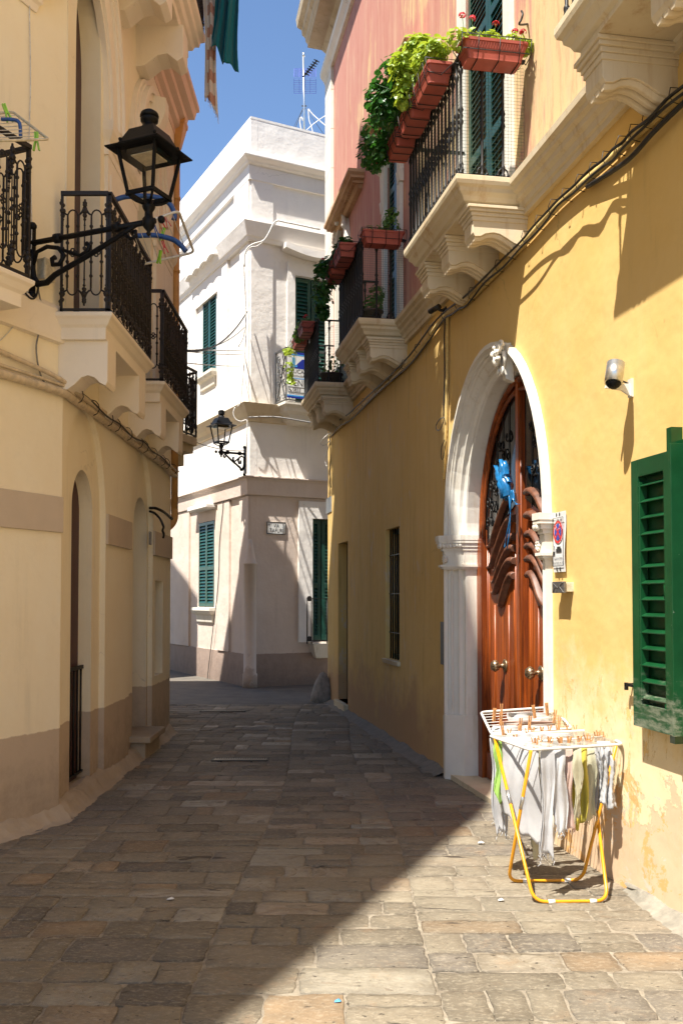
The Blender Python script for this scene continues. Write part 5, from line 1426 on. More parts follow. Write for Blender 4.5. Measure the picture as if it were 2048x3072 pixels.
for cx2, cz2 in ((-.03, H_*.95), (.02, H_*.95), (-.03, H_*.05), (.02, H_*.05)): ln.ball((cx2, Y_, cz2), .011, 6, 4, (1, .2, 1.3))
# tow truck pictogram
zt2_ = H_*.355
ln.box(-.055, .03, Y_, Y_+.001, zt2_-.012, zt2_+.012); ln.box(-.04, .015, Y_, Y_+.001, zt2_+.012, zt2_+.026); ln.box(.05, .085, Y_, Y_+.001, zt2_-.03, zt2_-.005)
ln.bar((.05, Y_, zt2_-.01), (.062, Y_, zt2_+.035), .003, .003)
ln.build('sign_lines', M['ink'], t)
letters('lettering', 'CITTA DI GALLIPOLI', M['ink'], t, 0, Y_, H_*.855, W_*.78, H_*.035)
letters('lettering', 'VALIDO A CORPO', M['ink'], t, 0, Y_, H_*.225, W_*.72, H_*.035)
letters('lettering', 'dalle 00:00 alle 24', M['ink'], t, 0, Y_, H_*.155, W_*.80, H_*.030)
# letter slot
s_, z_ = FR.px(1694, 1762, .02)
t = thing('intercom_box', 'small metal letter box with an envelope relief under the no stopping sign', 'letter box', FR.W(s_, 0, z_), FR.ang)
bw, bh, bd = .085, .036, .07
m = MB(); m.box(-bw, bw, -.01, bd*.75, -bh*.8, bh*.8); m.build('box', M['beige_pl'], t, bevel=.003)
m = MB(); m.box(-bw-.008, bw+.008, bd*.75, bd, -bh, bh); 
for a_, b_ in (((-bw, bh), (0, -.004)), ((bw, bh), (0, -.004)), ((-bw, -bh), (-.03, .004)), ((bw, -bh), (.03, .004))): m.bar((a_[0], bd+.001, a_[1]*.85), (b_[0], bd+.001, b_[1]), .006, .006)
m.build('flap', M['steel_d'], t, bevel=.003)
# meter cupboard door beside the portal, wall-mounted junction box by the lamp, etc.
s_, z_ = FR.px(1336, 1994, .0); z1_ = FR.px(1336, 1866, 0)[1]
t = MB(); sa, sb = FR.px(1345, 1900)[0], FR.px(1329, 1900)[0]
t.box(sa-s_, sb-s_, -.01, .03, 0, z1_-z_); o = t.build('meter_cupboard', M['grey_box'], bevel=.004); o.location = FR.W(s_, 0, z_); o.rotation_euler = (0,0,FR.ang); tag(o, 'flat grey metal cupboard left of the white portal jamb', 'meter cupboard')
s_, z_ = FN.px(125, 815, .0)
t = thing('junction_box', 'cream plastic junction box behind the near lantern arm', 'junction box', FN.W(s_, 0, z_), FN.ang)
m = MB(); m.box(-.055, .055, 0, .06, -.075, .075); m.build('box', M['beige_pl'], t, bevel=.006)
m = MB(); m.box(-.06, .06, .058, .082, -.08, .08); m.build('lid', M['beige_pl'], t, bevel=.012)
# ---- cables on the cream houses
zc3 = FN.px(100, 1148, .03)[1]
cpts = [FN.W(2.6, .03, zc3+.03), FN.W(1.6, .03, zc3+.01), FN.W(.8, .03, zc3), FN.W(.1, .04, zc3-.01), FL.W(-7.3, .04, zc3-.02), FL.W(-8.5, .03, zc3-.0), FL.W(-9.7, .035, zc3-.01), FL.W(-10.8, .03, zc3-.0), FL.W(-11.5, .04, zc3-.03), FL.W(-11.75, .03, zc3-.01), FL.W(-11.8, -.06, zc3+.02)]
run('painted_conduit', 'thick cream painted conduit along the cream houses at arch height', 'conduit', cpts, .030, M['pipe_c'], 10, 5)
c2 = [p+Vector((.03*(i > 3), 0, .055+rc.uniform(-.006, .006))) for i, p in enumerate(cpts)]
run('painted_cable', 'cream painted cable lying just above the thick conduit', 'cable', c2, .012, M['pipe_c'], 6, 5)
c3 = [FN.W(2.6, .035, zc3+.24), FN.W(1.4, .035, zc3+.20), FN.W(.5, .035, zc3+.13), FN.W(.1, .05, zc3+.08), FL.W(-7.25, .06, zc3+.03), FL.W(-7.8, .06, zc3+.035), FL.W(-8.6, .05, zc3+.05), FL.W(-9.6, .06, zc3+.04), FL.W(-10.6, .05, zc3+.05), FL.W(-11.3, .06, zc3+.03)]
run('painted_conduit', 'upper cream conduit that joins the cable bundle at the house corner', 'conduit', c3, .018, M['pipe_c'], 8, 5)
c4 = [FL.W(-7.1, .07, zc3+.05)]+[FL.W(-7.1-.5*i, .065+rc.uniform(0, .03), zc3+.02+rc.uniform(-.01, .03)) for i in range(1, 9)]
run('black_cable', 'thin black cable woven through the bundle on the cream house', 'cable', c4, .007, M['cable'], 5, 5)
t = thing('cable_ties', 'black ties round the cable bundle on the cream house', 'cable ties', FL.W(-7.2, 0, zc3), FL.ang); tie = None
for i in range(11):
    if tie is None: 
        m = MB(); m.tube([(.015*math.sin(a_), .05+.055*math.cos(a_), .02+.060*math.sin(a_)) for a_ in [k*math.pi/5-1.5 for k in range(10)]], .004, 5); tie = m.build('tie', M['cable'], t); o = tie
    else: o = copy_part(tie, t)
    o.location = (-.05-.41*i-.07*(i % 3), 0, 0)
run('white_wire', 'thin pale wire hanging down the near cream wall past the lantern', 'cable', wall_pts(FN, [(92, -60), (90, 40), (93, 250), (88, 450), (94, 560), (96, 700), (88, 850), (70, 930), (40, 980), (0, 1022), (-60, 1060)], .02), .004, M['cable_w'], 5, 5)
run('grey_cable', 'grey cable from the junction box down to the conduit', 'cable', wall_pts(FN, [(112, 850), (118, 880), (127, 930), (122, 980), (110, 1035), (114, 1090), (125, 1130), (137, 1152)], .03), .006, M['steel_d'], 6, 5)
run('black_cable', 'short black cable loop under the foot of the near lantern', 'cable', wall_pts(FN, [(70, 858), (78, 880), (95, 896), (108, 890), (115, 868), (117, 850)], .05), .007, M['cable'], 6, 5)
# ochre downpipe with hopper at the end of the cream house
pX, pY = at_y(527, 1000, 11.68).x, 11.68
t = thing('downpipe', 'ochre painted downpipe with a flared hopper at the end of the cream house', 'downpipe', (pX, pY, 0), 0)
ztp = at_y(530, 448, pY).z; zbt = at_y(520, 1560, pY).z
m = MB(); m.tube([(0,0,zbt+.12), (0,0,ztp)], .043, 12)
for z in (4.2, 5.6, 6.5): m.lathe([(.044, -.02), (.052, -.018), (.052, .018), (.044, .02)], (0,0,z), 12)
m.tube(smooth([(0,0,zbt+.13), (0,0,zbt+.02), (-.04,0,zbt-.06), (-.12,.0,zbt-.12)], 5), .043, 12); m.build('pipe', M['orange_pipe'], t)
zh0, zh1 = ztp, at_y(545, 366, pY).z
m = MB(); m.lathe([(.05, zh0-.02), (.07, zh0+.02), (.15, zh1-.06), (.165, zh1-.05), (.17, zh1), (.14, zh1)], (0,0,0), 4, rot=R(45)); m.build('hopper', M['orange_pipe'], t)
m = MB(); m.tube([(0,0,0), (0,0,1.4)], .004, 4); o = m.build('wire', M['cable']); o.location = (pX, pY-.05, zh1); tag(o, 'thin wire rising from the downpipe hopper', 'wire')
# curved iron bracket on the cream house
A = wall_pts(FL, [(450, 1524, 0), (468, 1525, .05), (490, 1535, .16), (508, 1550, .30), (515, 1556, .36)]); B = wall_pts(FL, [(450, 1534, 0), (465, 1540, .03), (480, 1556, .09), (488, 1572, .14), (491, 1582, .16), (488, 1592, .15), (492, 1602, .17), (490, 1614, .16)])
m = MB(); o0 = A[0]; m.tube([p-o0 for p in smooth(A)], .016, 6); m.tube([p-o0 for p in smooth(B)], .013, 6); o = m.build('iron_bracket', M['iron']); o.location = o0; tag(o, 'curved iron sign bracket past the second arched door of the cream house', 'bracket')
s_, z_ = FL.px(450, 1615, 0); m = MB(); m.box(-.05, .05, 0, .01, -.07, .07); o = m.build('number_plate', M['steel_d']); o.location = FL.W(s_, 0, z_); o.rotation_euler = (0,0,FL.ang); tag(o, 'small house number plate right of the second arched door', 'number plate')
# ---- wires from the cream house across to the white house
def wire(label, a, Ya, b, Yb, sag, r=.008, mat='cable', name='overhead_cable', group=None):
    P, Q = at_y(*a, Ya), at_y(*b, Yb); pts = [P.lerp(Q, i/10)+Vector((0,0,-sag*4*(i/10)*(1-i/10))) for i in range(11)]
    return run(name, label, 'cable', pts, r, M[mat], 5, 2, group)
wire('thick black cable slanting up to the white corner house', (540, 1050), 12.5, (742, 935), 17.4, .25, .013)
wire('thin twisted cable just under the thick slanting one', (560, 1050), 12.8, (738, 978), 17.45, .12, .007)
wire('upper of the two level pale cables to the white house', (500, 1050), 12.0, (729, 1052), 17.6, .0, .010, 'cable_w')
wire('dark cable twisted with the upper level pale one', (500, 1046), 12.0, (729, 1062), 17.6, .03, .006)
wire('lower level pale cable to the white house', (500, 1082), 12.0, (722, 1098), 17.6, .02, .008, 'cable_w')
wire('thin cable running to the arm of the far lantern', (590, 1328), 13.0, (735, 1352), 17.4, .04, .006)
# cables on the corner of the white house
def wpts(pts, Y=17.35): return [at_y(u, v, Y) for u, v in pts]
run('white_cable', 'thick white cable curling over the lower cornice of the white house', 'cable', wpts([(960, 688), (900, 675), (850, 665), (832, 662), (820, 672), (806, 700), (790, 722), (760, 732), (742, 745), (734, 765), (733, 800)], 17.15), .016, M['cable_w'], 8, 5)
run('white_cable', 'thinner white cable beside the thick one on the white cornice', 'cable', wpts([(826, 668), (812, 690), (796, 718), (772, 738), (752, 742), (738, 758), (731, 780), (732, 830), (736, 900), (738, 960), (730, 1010), (715, 1040)], 17.15), .011, M['cable_w'], 8, 5)
run('white_cable', 'long pale cable falling down the corner of the white house', 'cable', wpts([(733, 800), (737, 900), (738, 1000), (733, 1080), (728, 1140), (722, 1205), (712, 1220)], 17.2), .009, M['cable_w'], 6, 5)
run('grey_cable', 'grey cable following the moulding under the far balcony of the white house', 'cable', wpts([(745, 1252), (790, 1250), (840, 1252), (900, 1262), (960, 1272), (1000, 1278)], 17.4), .014, M['steel_d'], 6, 5)
run('white_cable', 'loop of white cables beside the far lantern', 'cable', wpts([(705, 1222), (700, 1238), (706, 1256), (722, 1264), (738, 1260), (742, 1270), (740, 1320), (738, 1400), (736, 1422)], 17.1), .010, M['cable_w'], 6, 5)
run('grey_cable', 'grey cable down the lit lower wall of the white house', 'cable', wall_pts(FWL, [(668, 1462), (669, 1520), (663, 1580), (658, 1640), (656, 1720), (650, 1800), (640, 1880), (632, 1950), (625, 2010), (622, 2040)], .06), .009, M['steel_d'], 6, 5)
# street name plate
sa, za = FWR.px(799, 1570, .0); sb, zb = FWR.px(856, 1604, .0)
t = thing('street_name_plate', 'pale stone street name plate with black border on the white house', 'street name plate', FWR.W((sa+sb)/2, 0, min(za, zb)), FWR.ang)
W_ = abs(sa-sb); H_ = FWR.px(828, 1568)[1]-FWR.px(828, 1605)[1]
m = MB(); m.box(-W_/2, W_/2, 0, .02, 0, H_); m.build('panel', M['signwhite'], t)
m = MB(); y = .021; e = .012
m.box(-W_/2, W_/2, y-.004, y+.003, 0, .014); m.box(-W_/2, W_/2, y-.004, y+.003, H_-.014, H_); m.box(-W_/2, -W_/2+.014, y-.004, y+.003, .014, H_-.014); m.box(W_/2-.014, W_/2, y-.004, y+.003, .014, H_-.014); m.build('border', M['ink'], t)
letters('lettering', 'VIA', M['ink'], t, -.0, .022, H_*.69, W_*.30, H_*.30); letters('lettering', 'TAFURI', M['ink'], t, -.0, .022, H_*.30, W_*.72, H_*.32)
letters('lettering', 'N 8', M['ink'], t, W_*.37, .022, H_*.76, W_*.10, H_*.14)
# old number tile on the far corner of the yellow house
s_, z_ = FR.px(983, 1518, 0); m = MB(); m.box(-.25, .25, .0, .012, -.12, .12); o = m.build('faded_name_plate', M['steel']); o.location = FR.W(s_-.15, .0, z_); o.rotation_euler = (0,0,FR.ang); tag(o, 'faded grey plate on the lit far corner of the yellow house', 'name plate')
# agency banner on the far balcony railing
sg0 = FWR.px(861, 1100, .53)[0]; W_ = .60; sg1 = sg0-W_
zt_, zb_ = FWR.px(880, 1056, .53)[1], FWR.px(880, 1194, .53)[1]; H_ = zt_-zb_; L0 = W_/2
t = thing('sale_banner', 'white and blue estate agent banner tied to the balcony of the white house', 'banner', FWR.W((sg0+sg1)/2, .53, zb_), FWR.ang)
m = MB(); m.box(-W_/2, W_/2, 0, .004, 0, H_); m.build('panel', M['signwhite'], t)
m = MB(); m.box(-L0, L0, .004, .006, H_*.955, H_); m.box(-L0, L0, .004, .006, 0, H_*.035); m.box(-L0+.03, L0-.06, .004, .0055, H_*.645, H_*.672)
m.add([(L0-.16, .006, H_*.70), (L0-.30, .006, H_*.86), (-L0+.06, .006, H_*.86), (-L0+.06, .006, H_*.67), (L0-.16, .006, H_*.67)], [(0,1,2,3,4)]); m.build('dark_blue_field', M['signblue'], t, normals=False)
m = MB(); m.box(-L0, L0, .004, .006, H_*.93, H_*.953); m.box(-L0, L0, .004, .006, H_*.037, H_*.065); m.box(L0-.155, L0-.10, .004, .007, H_*.69, H_*.88); m.box(L0-.20, L0-.08, .004, .007, H_*.68, H_*.72); m.box(L0-.36, L0-.08, .004, .006, H_*.425, H_*.44); m.build('light_blue_field', M['signcyan'], t)
letters('lettering', 'LUCAR', M['ink'], t, L0-.08-.16, .006, H_*.585, .32, H_*.09)
letters('lettering', 'immobiliare', M['ink'], t, L0-.08-.20, .006, H_*.49, .40, H_*.06)
letters('lettering', 'VENDE', M['ink'], t, L0-.03-.24, .006, H_*.335, .48, H_*.14)
letters('lettering', '0833', M['ink'], t, L0-.19, .006, H_*.185, .15, H_*.08)
letters('lettering', 'www.lucarimm', M['ink'], t, L0-.04-.16, .006, H_*.10, .32, H_*.03)
m = MB(); xa, xb = L0-.02, -L0+.05
for a_, b_ in (((xa, .13), (xb, .13)), ((xb, .13), (xb, .24)), ((xb, .24), (xa, .24)), ((xa, .24), (xa, .13))): m.bar((a_[0], .006, a_[1]*H_), (b_[0], .006, b_[1]*H_), .003, .005)
m.tube([(L0-.04, .007, H_*.215), (L0-.055, .007, H_*.18), (L0-.085, .007, H_*.155)], .007, 5); m.build('phone_box_outline', M['ink'], t)
# roof antenna
Ya = 19.3; b0 = at_y(912, 398, Ya); tp = at_y(908, 163, Ya)
t = thing('tv_antenna', 'television aerial on a guyed mast on the roof of the white house', 'antenna', (b0.x, Ya, ZTOP-.1), 0)
hm = tp.z-ZTOP+.1
m = MB(); m.tube([(0,0,0), (0,0,hm*.55), (-.02,0,hm)], .020, 8); m.tube([(-.015,0,hm-.05), (-.015,0,hm+.03)], .026, 8); m.build('mast', M['steel'], t)
za_ = at_y(910, 232, Ya).z-ZTOP+.1
m = MB()
e1 = (.26, -.25, .20); m.bar((-.03, 0, za_), (e1[0], e1[1], za_+e1[2]), .02, .02)
for i in range(7):
    f = .2+.8*i/6; c = Vector((e1[0]*f, e1[1]*f, za_+e1[2]*f)); m.bar(c+Vector((-.05,-.05,-.0)), c+Vector((.05,.05,0)), .02, .012); m.ball(tuple(c), .022, 6, 4)
m.build('boom', M['iron_gloss'], t)
m = MB()
for sg in (1, -1):
    for i in range(9):
        q = i/8; m.bar((-.21, .02+.12*q, za_+sg*(.02+.24*q)), (.24, .02+.12*q, za_+sg*(.02+.24*q)), .005, .005)
    for x in (-.21, -.1, .02, .12, .24): m.bar((x, .02, za_+sg*.02), (x, .14, za_+sg*.26), .006, .006)
m.build('reflector_grid', M['signviolet'], t)
m = MB(); zg = at_y(910, 318, Ya).z-ZTOP+.1
m.bar((-.05, 0, zg), (.05, 0, zg), .02, .02)
for dx, dy, w2 in ((-.45, .0, .006), (.9, .4, .005), (-.9, 1.2, .004)): m.tube([(0,0,zg), (dx, dy, .1)], w2, 4)
m.build('guy_wire', M['cable'], t)
run('aerial_cable', 'pale cable arcing from the roof edge up beside the aerial', 'cable', [at_y(u, v, Ya) for u, v in ((905, 398), (900, 370), (900, 356), (905, 352), (908, 362))], .012, M['cable_w'], 5, 4)
run('aerial_cable', 'pale slack cable on the roof right of the aerial mast', 'cable', [at_y(u, v, Ya) for u, v in ((939, 402), (934, 380), (927, 360), (925, 330), (927, 328))], .010, M['cable_w'], 5, 4)
run('aerial_cable', 'pale guy cable running down to the right from beside the mast', 'cable', [at_y(u, v, Ya) for u, v in ((927, 330), (940, 345), (973, 374), (1000, 395))], .012, M['cable_w'], 5, 4)
run('aerial_cable', 'thin pale cable rising to the right from the roof to the yellow house', 'cable', [at_y(u, v, Ya) for u, v in ((914, 395), (940, 372), (974, 348), (1010, 330))], .008, M['cable_w'], 5, 4)
# ================================================================== FLOWER BOXES
def fb(bal, s_, side, L, label, **k):
    """side 'front': hangs outside the long rail; 'near': outside the rail facing the camera"""
    a, b = BAL[bal]
    zr = ZT+.86-.11
    if side == 'front': P = FR.W(s_, PB+.06, k.pop('z', zr)); rz = FR.ang
    else: P = FR.W(a-.06, s_, k.pop('z', zr)); rz = FR.ang+R(90)
    return flower_box(P, rz, L, label, **k)
gm_ = 'leaf_lime'
fb(1, .30, 'near', .46, 'terracotta box with red geraniums facing the camera, topmost in the photo', leaf='leaf_lime', blobs=[((-.15,0,.19),(.09,.08,.06)), ((0,0,.18),(.09,.08,.06)), ((.15,.0,.18),(.10,.08,.06)), ((.26,.05,.14),(.08,.07,.07)), ((-.24,0,.16),(.06,.06,.05))], n=330, size=.04,
   heads=((-.03,0,.30,-.02,0,.15), (.14,0,.32,.12,0,.15), (.20,-.04,.36,.17,0,.15), (-.17,0,.26,-.16,0,.15), (-.22,.02,.25,-.2,0,.15)))
a1, b1_ = BAL[1]
fb(1, a1+.40, 'front', .44, 'terracotta box with the tall lime green geranium, nearest on the long rail', leaf='leaf_lime', blobs=[((.0,.03,.28),(.16,.12,.12)), ((.2,.08,.42),(.17,.15,.15)), ((.3,.12,.32),(.14,.14,.14)), ((.34,.12,.18),(.10,.10,.12)), ((-.16,0,.26),(.10,.10,.08)), ((.15,.05,.46),(.10,.10,.06)), ((.36,.14,.42),(.10,.10,.08))], n=1150, size=.043, heads=((.22,0,.46,.2,0,.15), (.48,.05,.42,.3,0,.15)))
fb(1, a1+.89, 'front', .40, 'terracotta box with the big dark green bush, middle of the long rail', leaf='leaf_dark', blobs=[((.05,.05,.42),(.16,.14,.14)), ((.2,.12,.50),(.18,.16,.16)), ((.28,.16,.30),(.16,.16,.18)), ((.12,.05,.25),(.14,.10,.10)), ((.38,.2,.42),(.13,.14,.14))], n=1000, size=.05)
fb(1, a1+1.35, 'front', .38, 'terracotta box with trailing dark leaves at the far end of the largest balcony', leaf='leaf_dark', blobs=[((.1,.06,.34),(.18,.16,.16)), ((.25,.14,.30),(.17,.16,.18)), ((.34,.18,.14),(.14,.14,.16)), ((.2,.12,.10),(.14,.10,.10))], n=850, size=.046, heads=((.42,.1,.10,.3,0,.1),))
fb(2, .30, 'near', .44, 'orange terracotta box with a wispy plant facing the camera on the middle balcony', leaf='leaf_mid', blobs=[((.10,0,.17),(.12,.07,.04)), ((-.1,0,.22),(.09,.06,.09)), ((-.12,0,.34),(.06,.05,.09)), ((-.05,0,.28),(.04,.04,.10))], n=220, size=.035, stems=16)
a2, b2_ = BAL[2]
fb(2, a2+.5, 'front', .48, 'terracotta box with dark ivy geranium on the middle balcony, nearer one', leaf='leaf_dark', blobs=[((-.08,0,.19),(.1,.08,.06)), ((.22,.02,.17),(.14,.1,.12))], n=260, size=.045, heads=((.1,0,.30,.1,0,.15),))
fb(2, a2+1.06, 'front', .48, 'terracotta box under the dark hanging plant of the middle balcony, farther one', leaf='leaf_dark', blobs=[((0,0.04,.15),(.2,.14,.12)), ((.15,.1,.0),(.2,.14,.16)), ((.26,.12,-.15),(.17,.13,.18)), ((.2,.1,.18),(.16,.12,.1)), ((.3,.1,-.3),(.08,.08,.1))], n=760, size=.05, heads=((.3,.1,.33,.25,0,.15), (.45,.1,.26,.3,0,.15)))
a3, b3_ = BAL[3]
fb(3, a3+.45, 'front', .48, 'small terracotta box with red flowers on the farthest balcony, upper left one', leaf='leaf_mid', blobs=[((.1,0,.19),(.2,.1,.07)), ((.3,.05,.10),(.10,.1,.12))], n=260, size=.05, heads=((.15,0,.3,.1,0,.15), (.0,0,.28,0,0,.15), (.45,.06,.2,.3,0,.15)))
fb(3, a3+1.1, 'front', .46, 'small terracotta box with thin trailing lime stems on the farthest balcony', leaf='leaf_lime', blobs=[((.32,.10,.0),(.10,.09,.1)), ((.30,.12,-.22),(.07,.07,.08)), ((.25,.1,-.45),(.09,.07,.06)), ((.5,.12,.06),(.10,.08,.05)), ((.3,.1,-.34),(.05,.05,.06))], n=150, size=.05, stems=14)
# pots standing on the farthest and middle balconies
def pot(P, label, r=.13, h=.18, leaf='leaf_mid', n=90, mat='dark_pot'):
    t = thing('plant_pot', label, 'potted plant', P, 0, None)
    m = MB(); m.lathe([(r*.7, 0), (r*.95, h*.85), (r*1.06, h*.86), (r*1.06, h), (r*.9, h), (r*.88, h*.9)], (0,0,0), 14); m.build('pot', M[mat], t)
    foliage(t, 'foliage', M[leaf], [((0,0,h+.08),(r,r,.10)), ((r*.4,0,h+.18),(r*.8,r*.8,.1))], n, .045, 8, (0,0,h*.9))
M['dark_pot'] = plain('dark_brown_pot', (.05,.03,.025), .6)
pot(FR.W(a3+.22, .28, ZT+.01), 'wide dark pot with a leafy plant on the farthest balcony', .16, .15)
pot(FR.W(a2+.18, .36, ZT+.01), 'small dark pot with a tall green plant on the middle balcony', .12, .12, n=150)
m = MB(); m.lathe([(.06, 0), (.13, .06), (.15, .16), (.13, .26), (.06, .31), (.055, .36), (.065, .37)], (0,0,0), 14); o = m.build('glass_demijohn', plain('grey_green_glass', (.30,.36,.34), .15)); o.location = FR.W(a3+.30, .06, ZT+.01); tag(o, 'grey glazed round jar against the wall on the farthest balcony', 'jar')
# ================================================================== WASHING AND RACKS
def at_z(u, v, z):
    r = ray(u, v); t = (z-EYE)/r.z; return Vector((r.x*t, r.y*t, z))
def cx3(x, y): return (1400+x*.3189, 2050+y*.3189)
def cloth(name, label, cat, mat, tl, tr, bl, br, folds=3, amp=.018, layers=2, hem=.02, seed=1, group=None, gap=.03, dirn=(0,1,0), fringe=0, nx=22, nz=26, rough=.004):
    """hanging cloth between top edge tl-tr and bottom edge bl-br, folded over its line"""
    r_ = random.Random(seed); D = Vector(dirn).normalized()
    tl, tr, bl, br = map(Vector, (tl, tr, bl, br)); base = (tl+tr)/2
    m = MB(); ph = r_.uniform(0, 6); ph2 = r_.uniform(0, 6); w1_, w2_, w3_ = r_.uniform(-1, 1), r_.uniform(-1, 1), r_.uniform(.6, 1.5)
    for L in range(layers):
        s_ = (L-(layers-1)/2)*2 if layers > 1 else 0
        sh_ = 1 if L == 0 else r_.uniform(.82, .97)
        def P(a, b):
            bb = b*sh_
            T = tl.lerp(tr, a); B = bl.lerp(br, a)
            B = B+Vector((0, 0, hem*math.sin(a*5+ph)+hem*.5*math.sin(a*13+ph2)))
            q = T.lerp(B, bb)
            f = min(1, bb*3+.15)
            aa = a+.10*math.sin(a*5+ph2)+.05*w1_*bb
            q = q+D*(amp*f*(1+.5*w2_*a)*math.sin(aa*folds*2*math.pi*(1-.25*bb*w3_*.5)+ph+bb*1.2+L)+amp*.4*f*math.sin(a*folds*4.4*math.pi+ph2+bb*3)+s_*gap*.5*min(1, bb*6)+.006*math.sin(bb*9+ph))
            q = q+Vector((.010*math.sin(bb*(4+3*w3_)+ph2+a*2), 0, .008*math.sin(a*9+ph)*bb))*f+Vector((r_.uniform(-1,1), r_.uniform(-1,1), r_.uniform(-1,1)))*rough*.3*f
            return q-base
        quad_grid(m, P, nx, nz)
        if fringe:
            for i in range(fringe):
                a = i/(fringe-1); q = P(a, 1); ln = r_.uniform(.03, .06)*(1 if layers == 1 else .5)
                m.tube([q, q+Vector((r_.uniform(-.008,.008), r_.uniform(-.008,.008), -ln*.5)), q+Vector((r_.uniform(-.012,.012), 0, -ln))], .0022, 4)
    o = m.build(name, mat, normals=False); o.location = base
    sd_ = o.modifiers.new('thickness', 'SOLIDIFY'); sd_.thickness = .003
    tag(o, label, cat, group); return o
# ---- the drying rack in the street
ZR = .80
A_, B_, C_, D_ = at_z(*cx3(590, 626), ZR), at_z(*cx3(1462, 574), ZR), at_z(*cx3(1225, 440), ZR), at_z(*cx3(205, 492), ZR)
E_l, E_r = at_y(*cx3(130, 272), D_.y+.62), at_y(*cx3(805, 224), D_.y+.80)
F_r = at_z(*cx3(985, 425), ZR)
ctr = (A_+B_+C_+D_)/4; ctr.z = 0
rk = thing('drying_rack', 'folding drying rack with yellow legs and white wire top in the sunlit street', 'drying rack', ctr, 0)
def rp(pts, r_=.045, k=5):
    """closed loop with rounded corners"""
    out = []; n = len(pts)
    for i in range(n):
        p = pts[i]; a = (pts[i-1]-p).normalized()*r_; b = (pts[(i+1) % n]-p).normalized()*r_
        for j in range(k+1):
            t = j/k; out.append(p+a*(1-t)**2+b*t**2)
    return [q-ctr for q in out]
m = MB(); m.tube(rp([A_, B_, C_, D_]), .0085, 8, True)
I1, I2 = at_z(*cx3(430, 486), ZR), at_z(*cx3(1200, 440), ZR)
I0 = A_.lerp(D_, .42)
m.tube([p-ctr for p in (I0+Vector((0,0,.0)), B_.lerp(C_, .55))], .006, 6)
m.build('top_frame', M['white_paint'], rk)
m = MB(); D2 = D_+Vector((.02, .02, .005)); m.tube(rp([D2, F_r, E_r, E_l]), .0085, 8, True); m.build('wing_frame', M['white_paint'], rk)
m = MB()
for i in range(1, 13): f = i/13; m.tube([A_.lerp(D_, f)-ctr, B_.lerp(C_, f)-ctr], .0022, 5)
for i in range(1, 8): f = i/8; m.tube([D2.lerp(E_l, f)-ctr, F_r.lerp(E_r, f)-ctr], .0022, 5)
m.build('drying_wires', M['white_paint'], rk)
def U_leg(tL, gL, gR, tR, name):
    pts = []
    def corner(p, a, b, r_=.07, k=6):
        a = (a-p).normalized()*r_; b = (b-p).normalized()*r_
        return [p+a*(1-j/k)**2+b*(j/k)**2 for j in range(k+1)]
    pts = [tL]+corner(gL, tL, gR)+corner(gR, gL, tR)+[tR]
    m = MB(); m.tube([p-ctr for p in pts], .0095, 8)
    o = m.build(name, M['yellow_paint'], rk)
    c = MB()
    for f in (.24, .80):
        p = gL.lerp(gR, f)-ctr; d = (gR-gL).normalized()*.018; c.tube([p-d, p+d], .0125, 8)
    c.build('foot_cap', M['white_paint'], o)
    for f in (.38,):
        p = tL.lerp(gL, f)-ctr; d = (gL-tL).normalized()
        c = MB(); c.tube([p-d*.04, p+d*.04], .0105, 8); c.build('sleeve', M['steel'], o)
    return o
n0, n1 = at_z(1600, 2706, .012), at_z(1822, 2703, .012)
f0, f1 = at_z(1523, 2644, .012), at_z(1745, 2641, .012)
t1 = at_z(*cx3(262, 520), ZR-.005); t2 = at_z(*cx3(600, 636), ZR-.005)
t1r = at_z(*cx3(1130, 470), ZR-.005); t2r = at_z(*cx3(1400, 590), ZR-.005)
U_leg(t1, n0, n1, t1r, 'leg_frame'); U_leg(t2, f0, f1, t2r, 'leg_frame')
def ph(u0, u1, v, Y0, Y1=None): return at_y(*cx3(u0, v), Y0), at_y(*cx3(u1, v), Y1 or Y0)
def hang(name, label, cat, mat, xl, xr, yt, xbl, xbr, ybl, ybr, Y0, Y1=None, **k):
    Y1 = Y1 or Y0
    return cloth(name, label, cat, M[mat], at_y(*cx3(xl, yt), Y0), at_y(*cx3(xr, yt), Y1), at_y(*cx3(xbl, ybl), Y0), at_y(*cx3(xbr, ybr), Y1), **k)
yB = (A_.y+B_.y)/2
GR = 'washing on the street drying rack'
hang('cloth', 'frayed white cloth at the left end of the street drying rack', 'cloth', 'c_white', 212, 330, 515, 265, 375, 1405, 1400, D_.y-.02, group=GR, folds=1.5, amp=.012, seed=2, fringe=10)
hang('towel', 'bright lime green towel behind the left leg of the drying rack', 'towel', 'c_lime', 262, 330, 530, 262, 348, 1040, 1120, D_.y-.10, group=GR, folds=.8, amp=.008, seed=3)
hang('towel', 'widest white terry towel with shadows of the pegs, left of the middle of the rack', 'towel', 'c_white', 325, 665, 505, 350, 735, 1310, 1500, D_.y-.17, A_.y+.22, group=GR, folds=1.3, amp=.014, seed=4, nx=36, hem=.03)
hang('cloth', 'cream coloured cloth hanging lowest behind the long white strip', 'cloth', 'c_cream', 600, 790, 560, 620, 780, 1600, 1590, A_.y+.36, group=GR, folds=1.2, amp=.012, seed=5)
hang('towel', 'long narrow white towel hanging lowest on the front of the rack', 'towel', 'c_white', 690, 815, 610, 695, 812, 1600, 1645, A_.y+.05, group=GR, folds=.7, amp=.010, seed=6, fringe=8)
hang('towel', 'white towel with a ragged edge right of the longest one', 'towel', 'c_white', 785, 925, 610, 795, 940, 1370, 1385, A_.y+.08, group=GR, folds=.9, amp=.010, seed=7, fringe=8)
hang('cloth', 'pinkish beige cloth in the middle of the rack front', 'cloth', 'c_pink', 860, 990, 605, 870, 995, 1310, 1350, A_.y+.12, group=GR, folds=.8, amp=.010, seed=8, fringe=6)
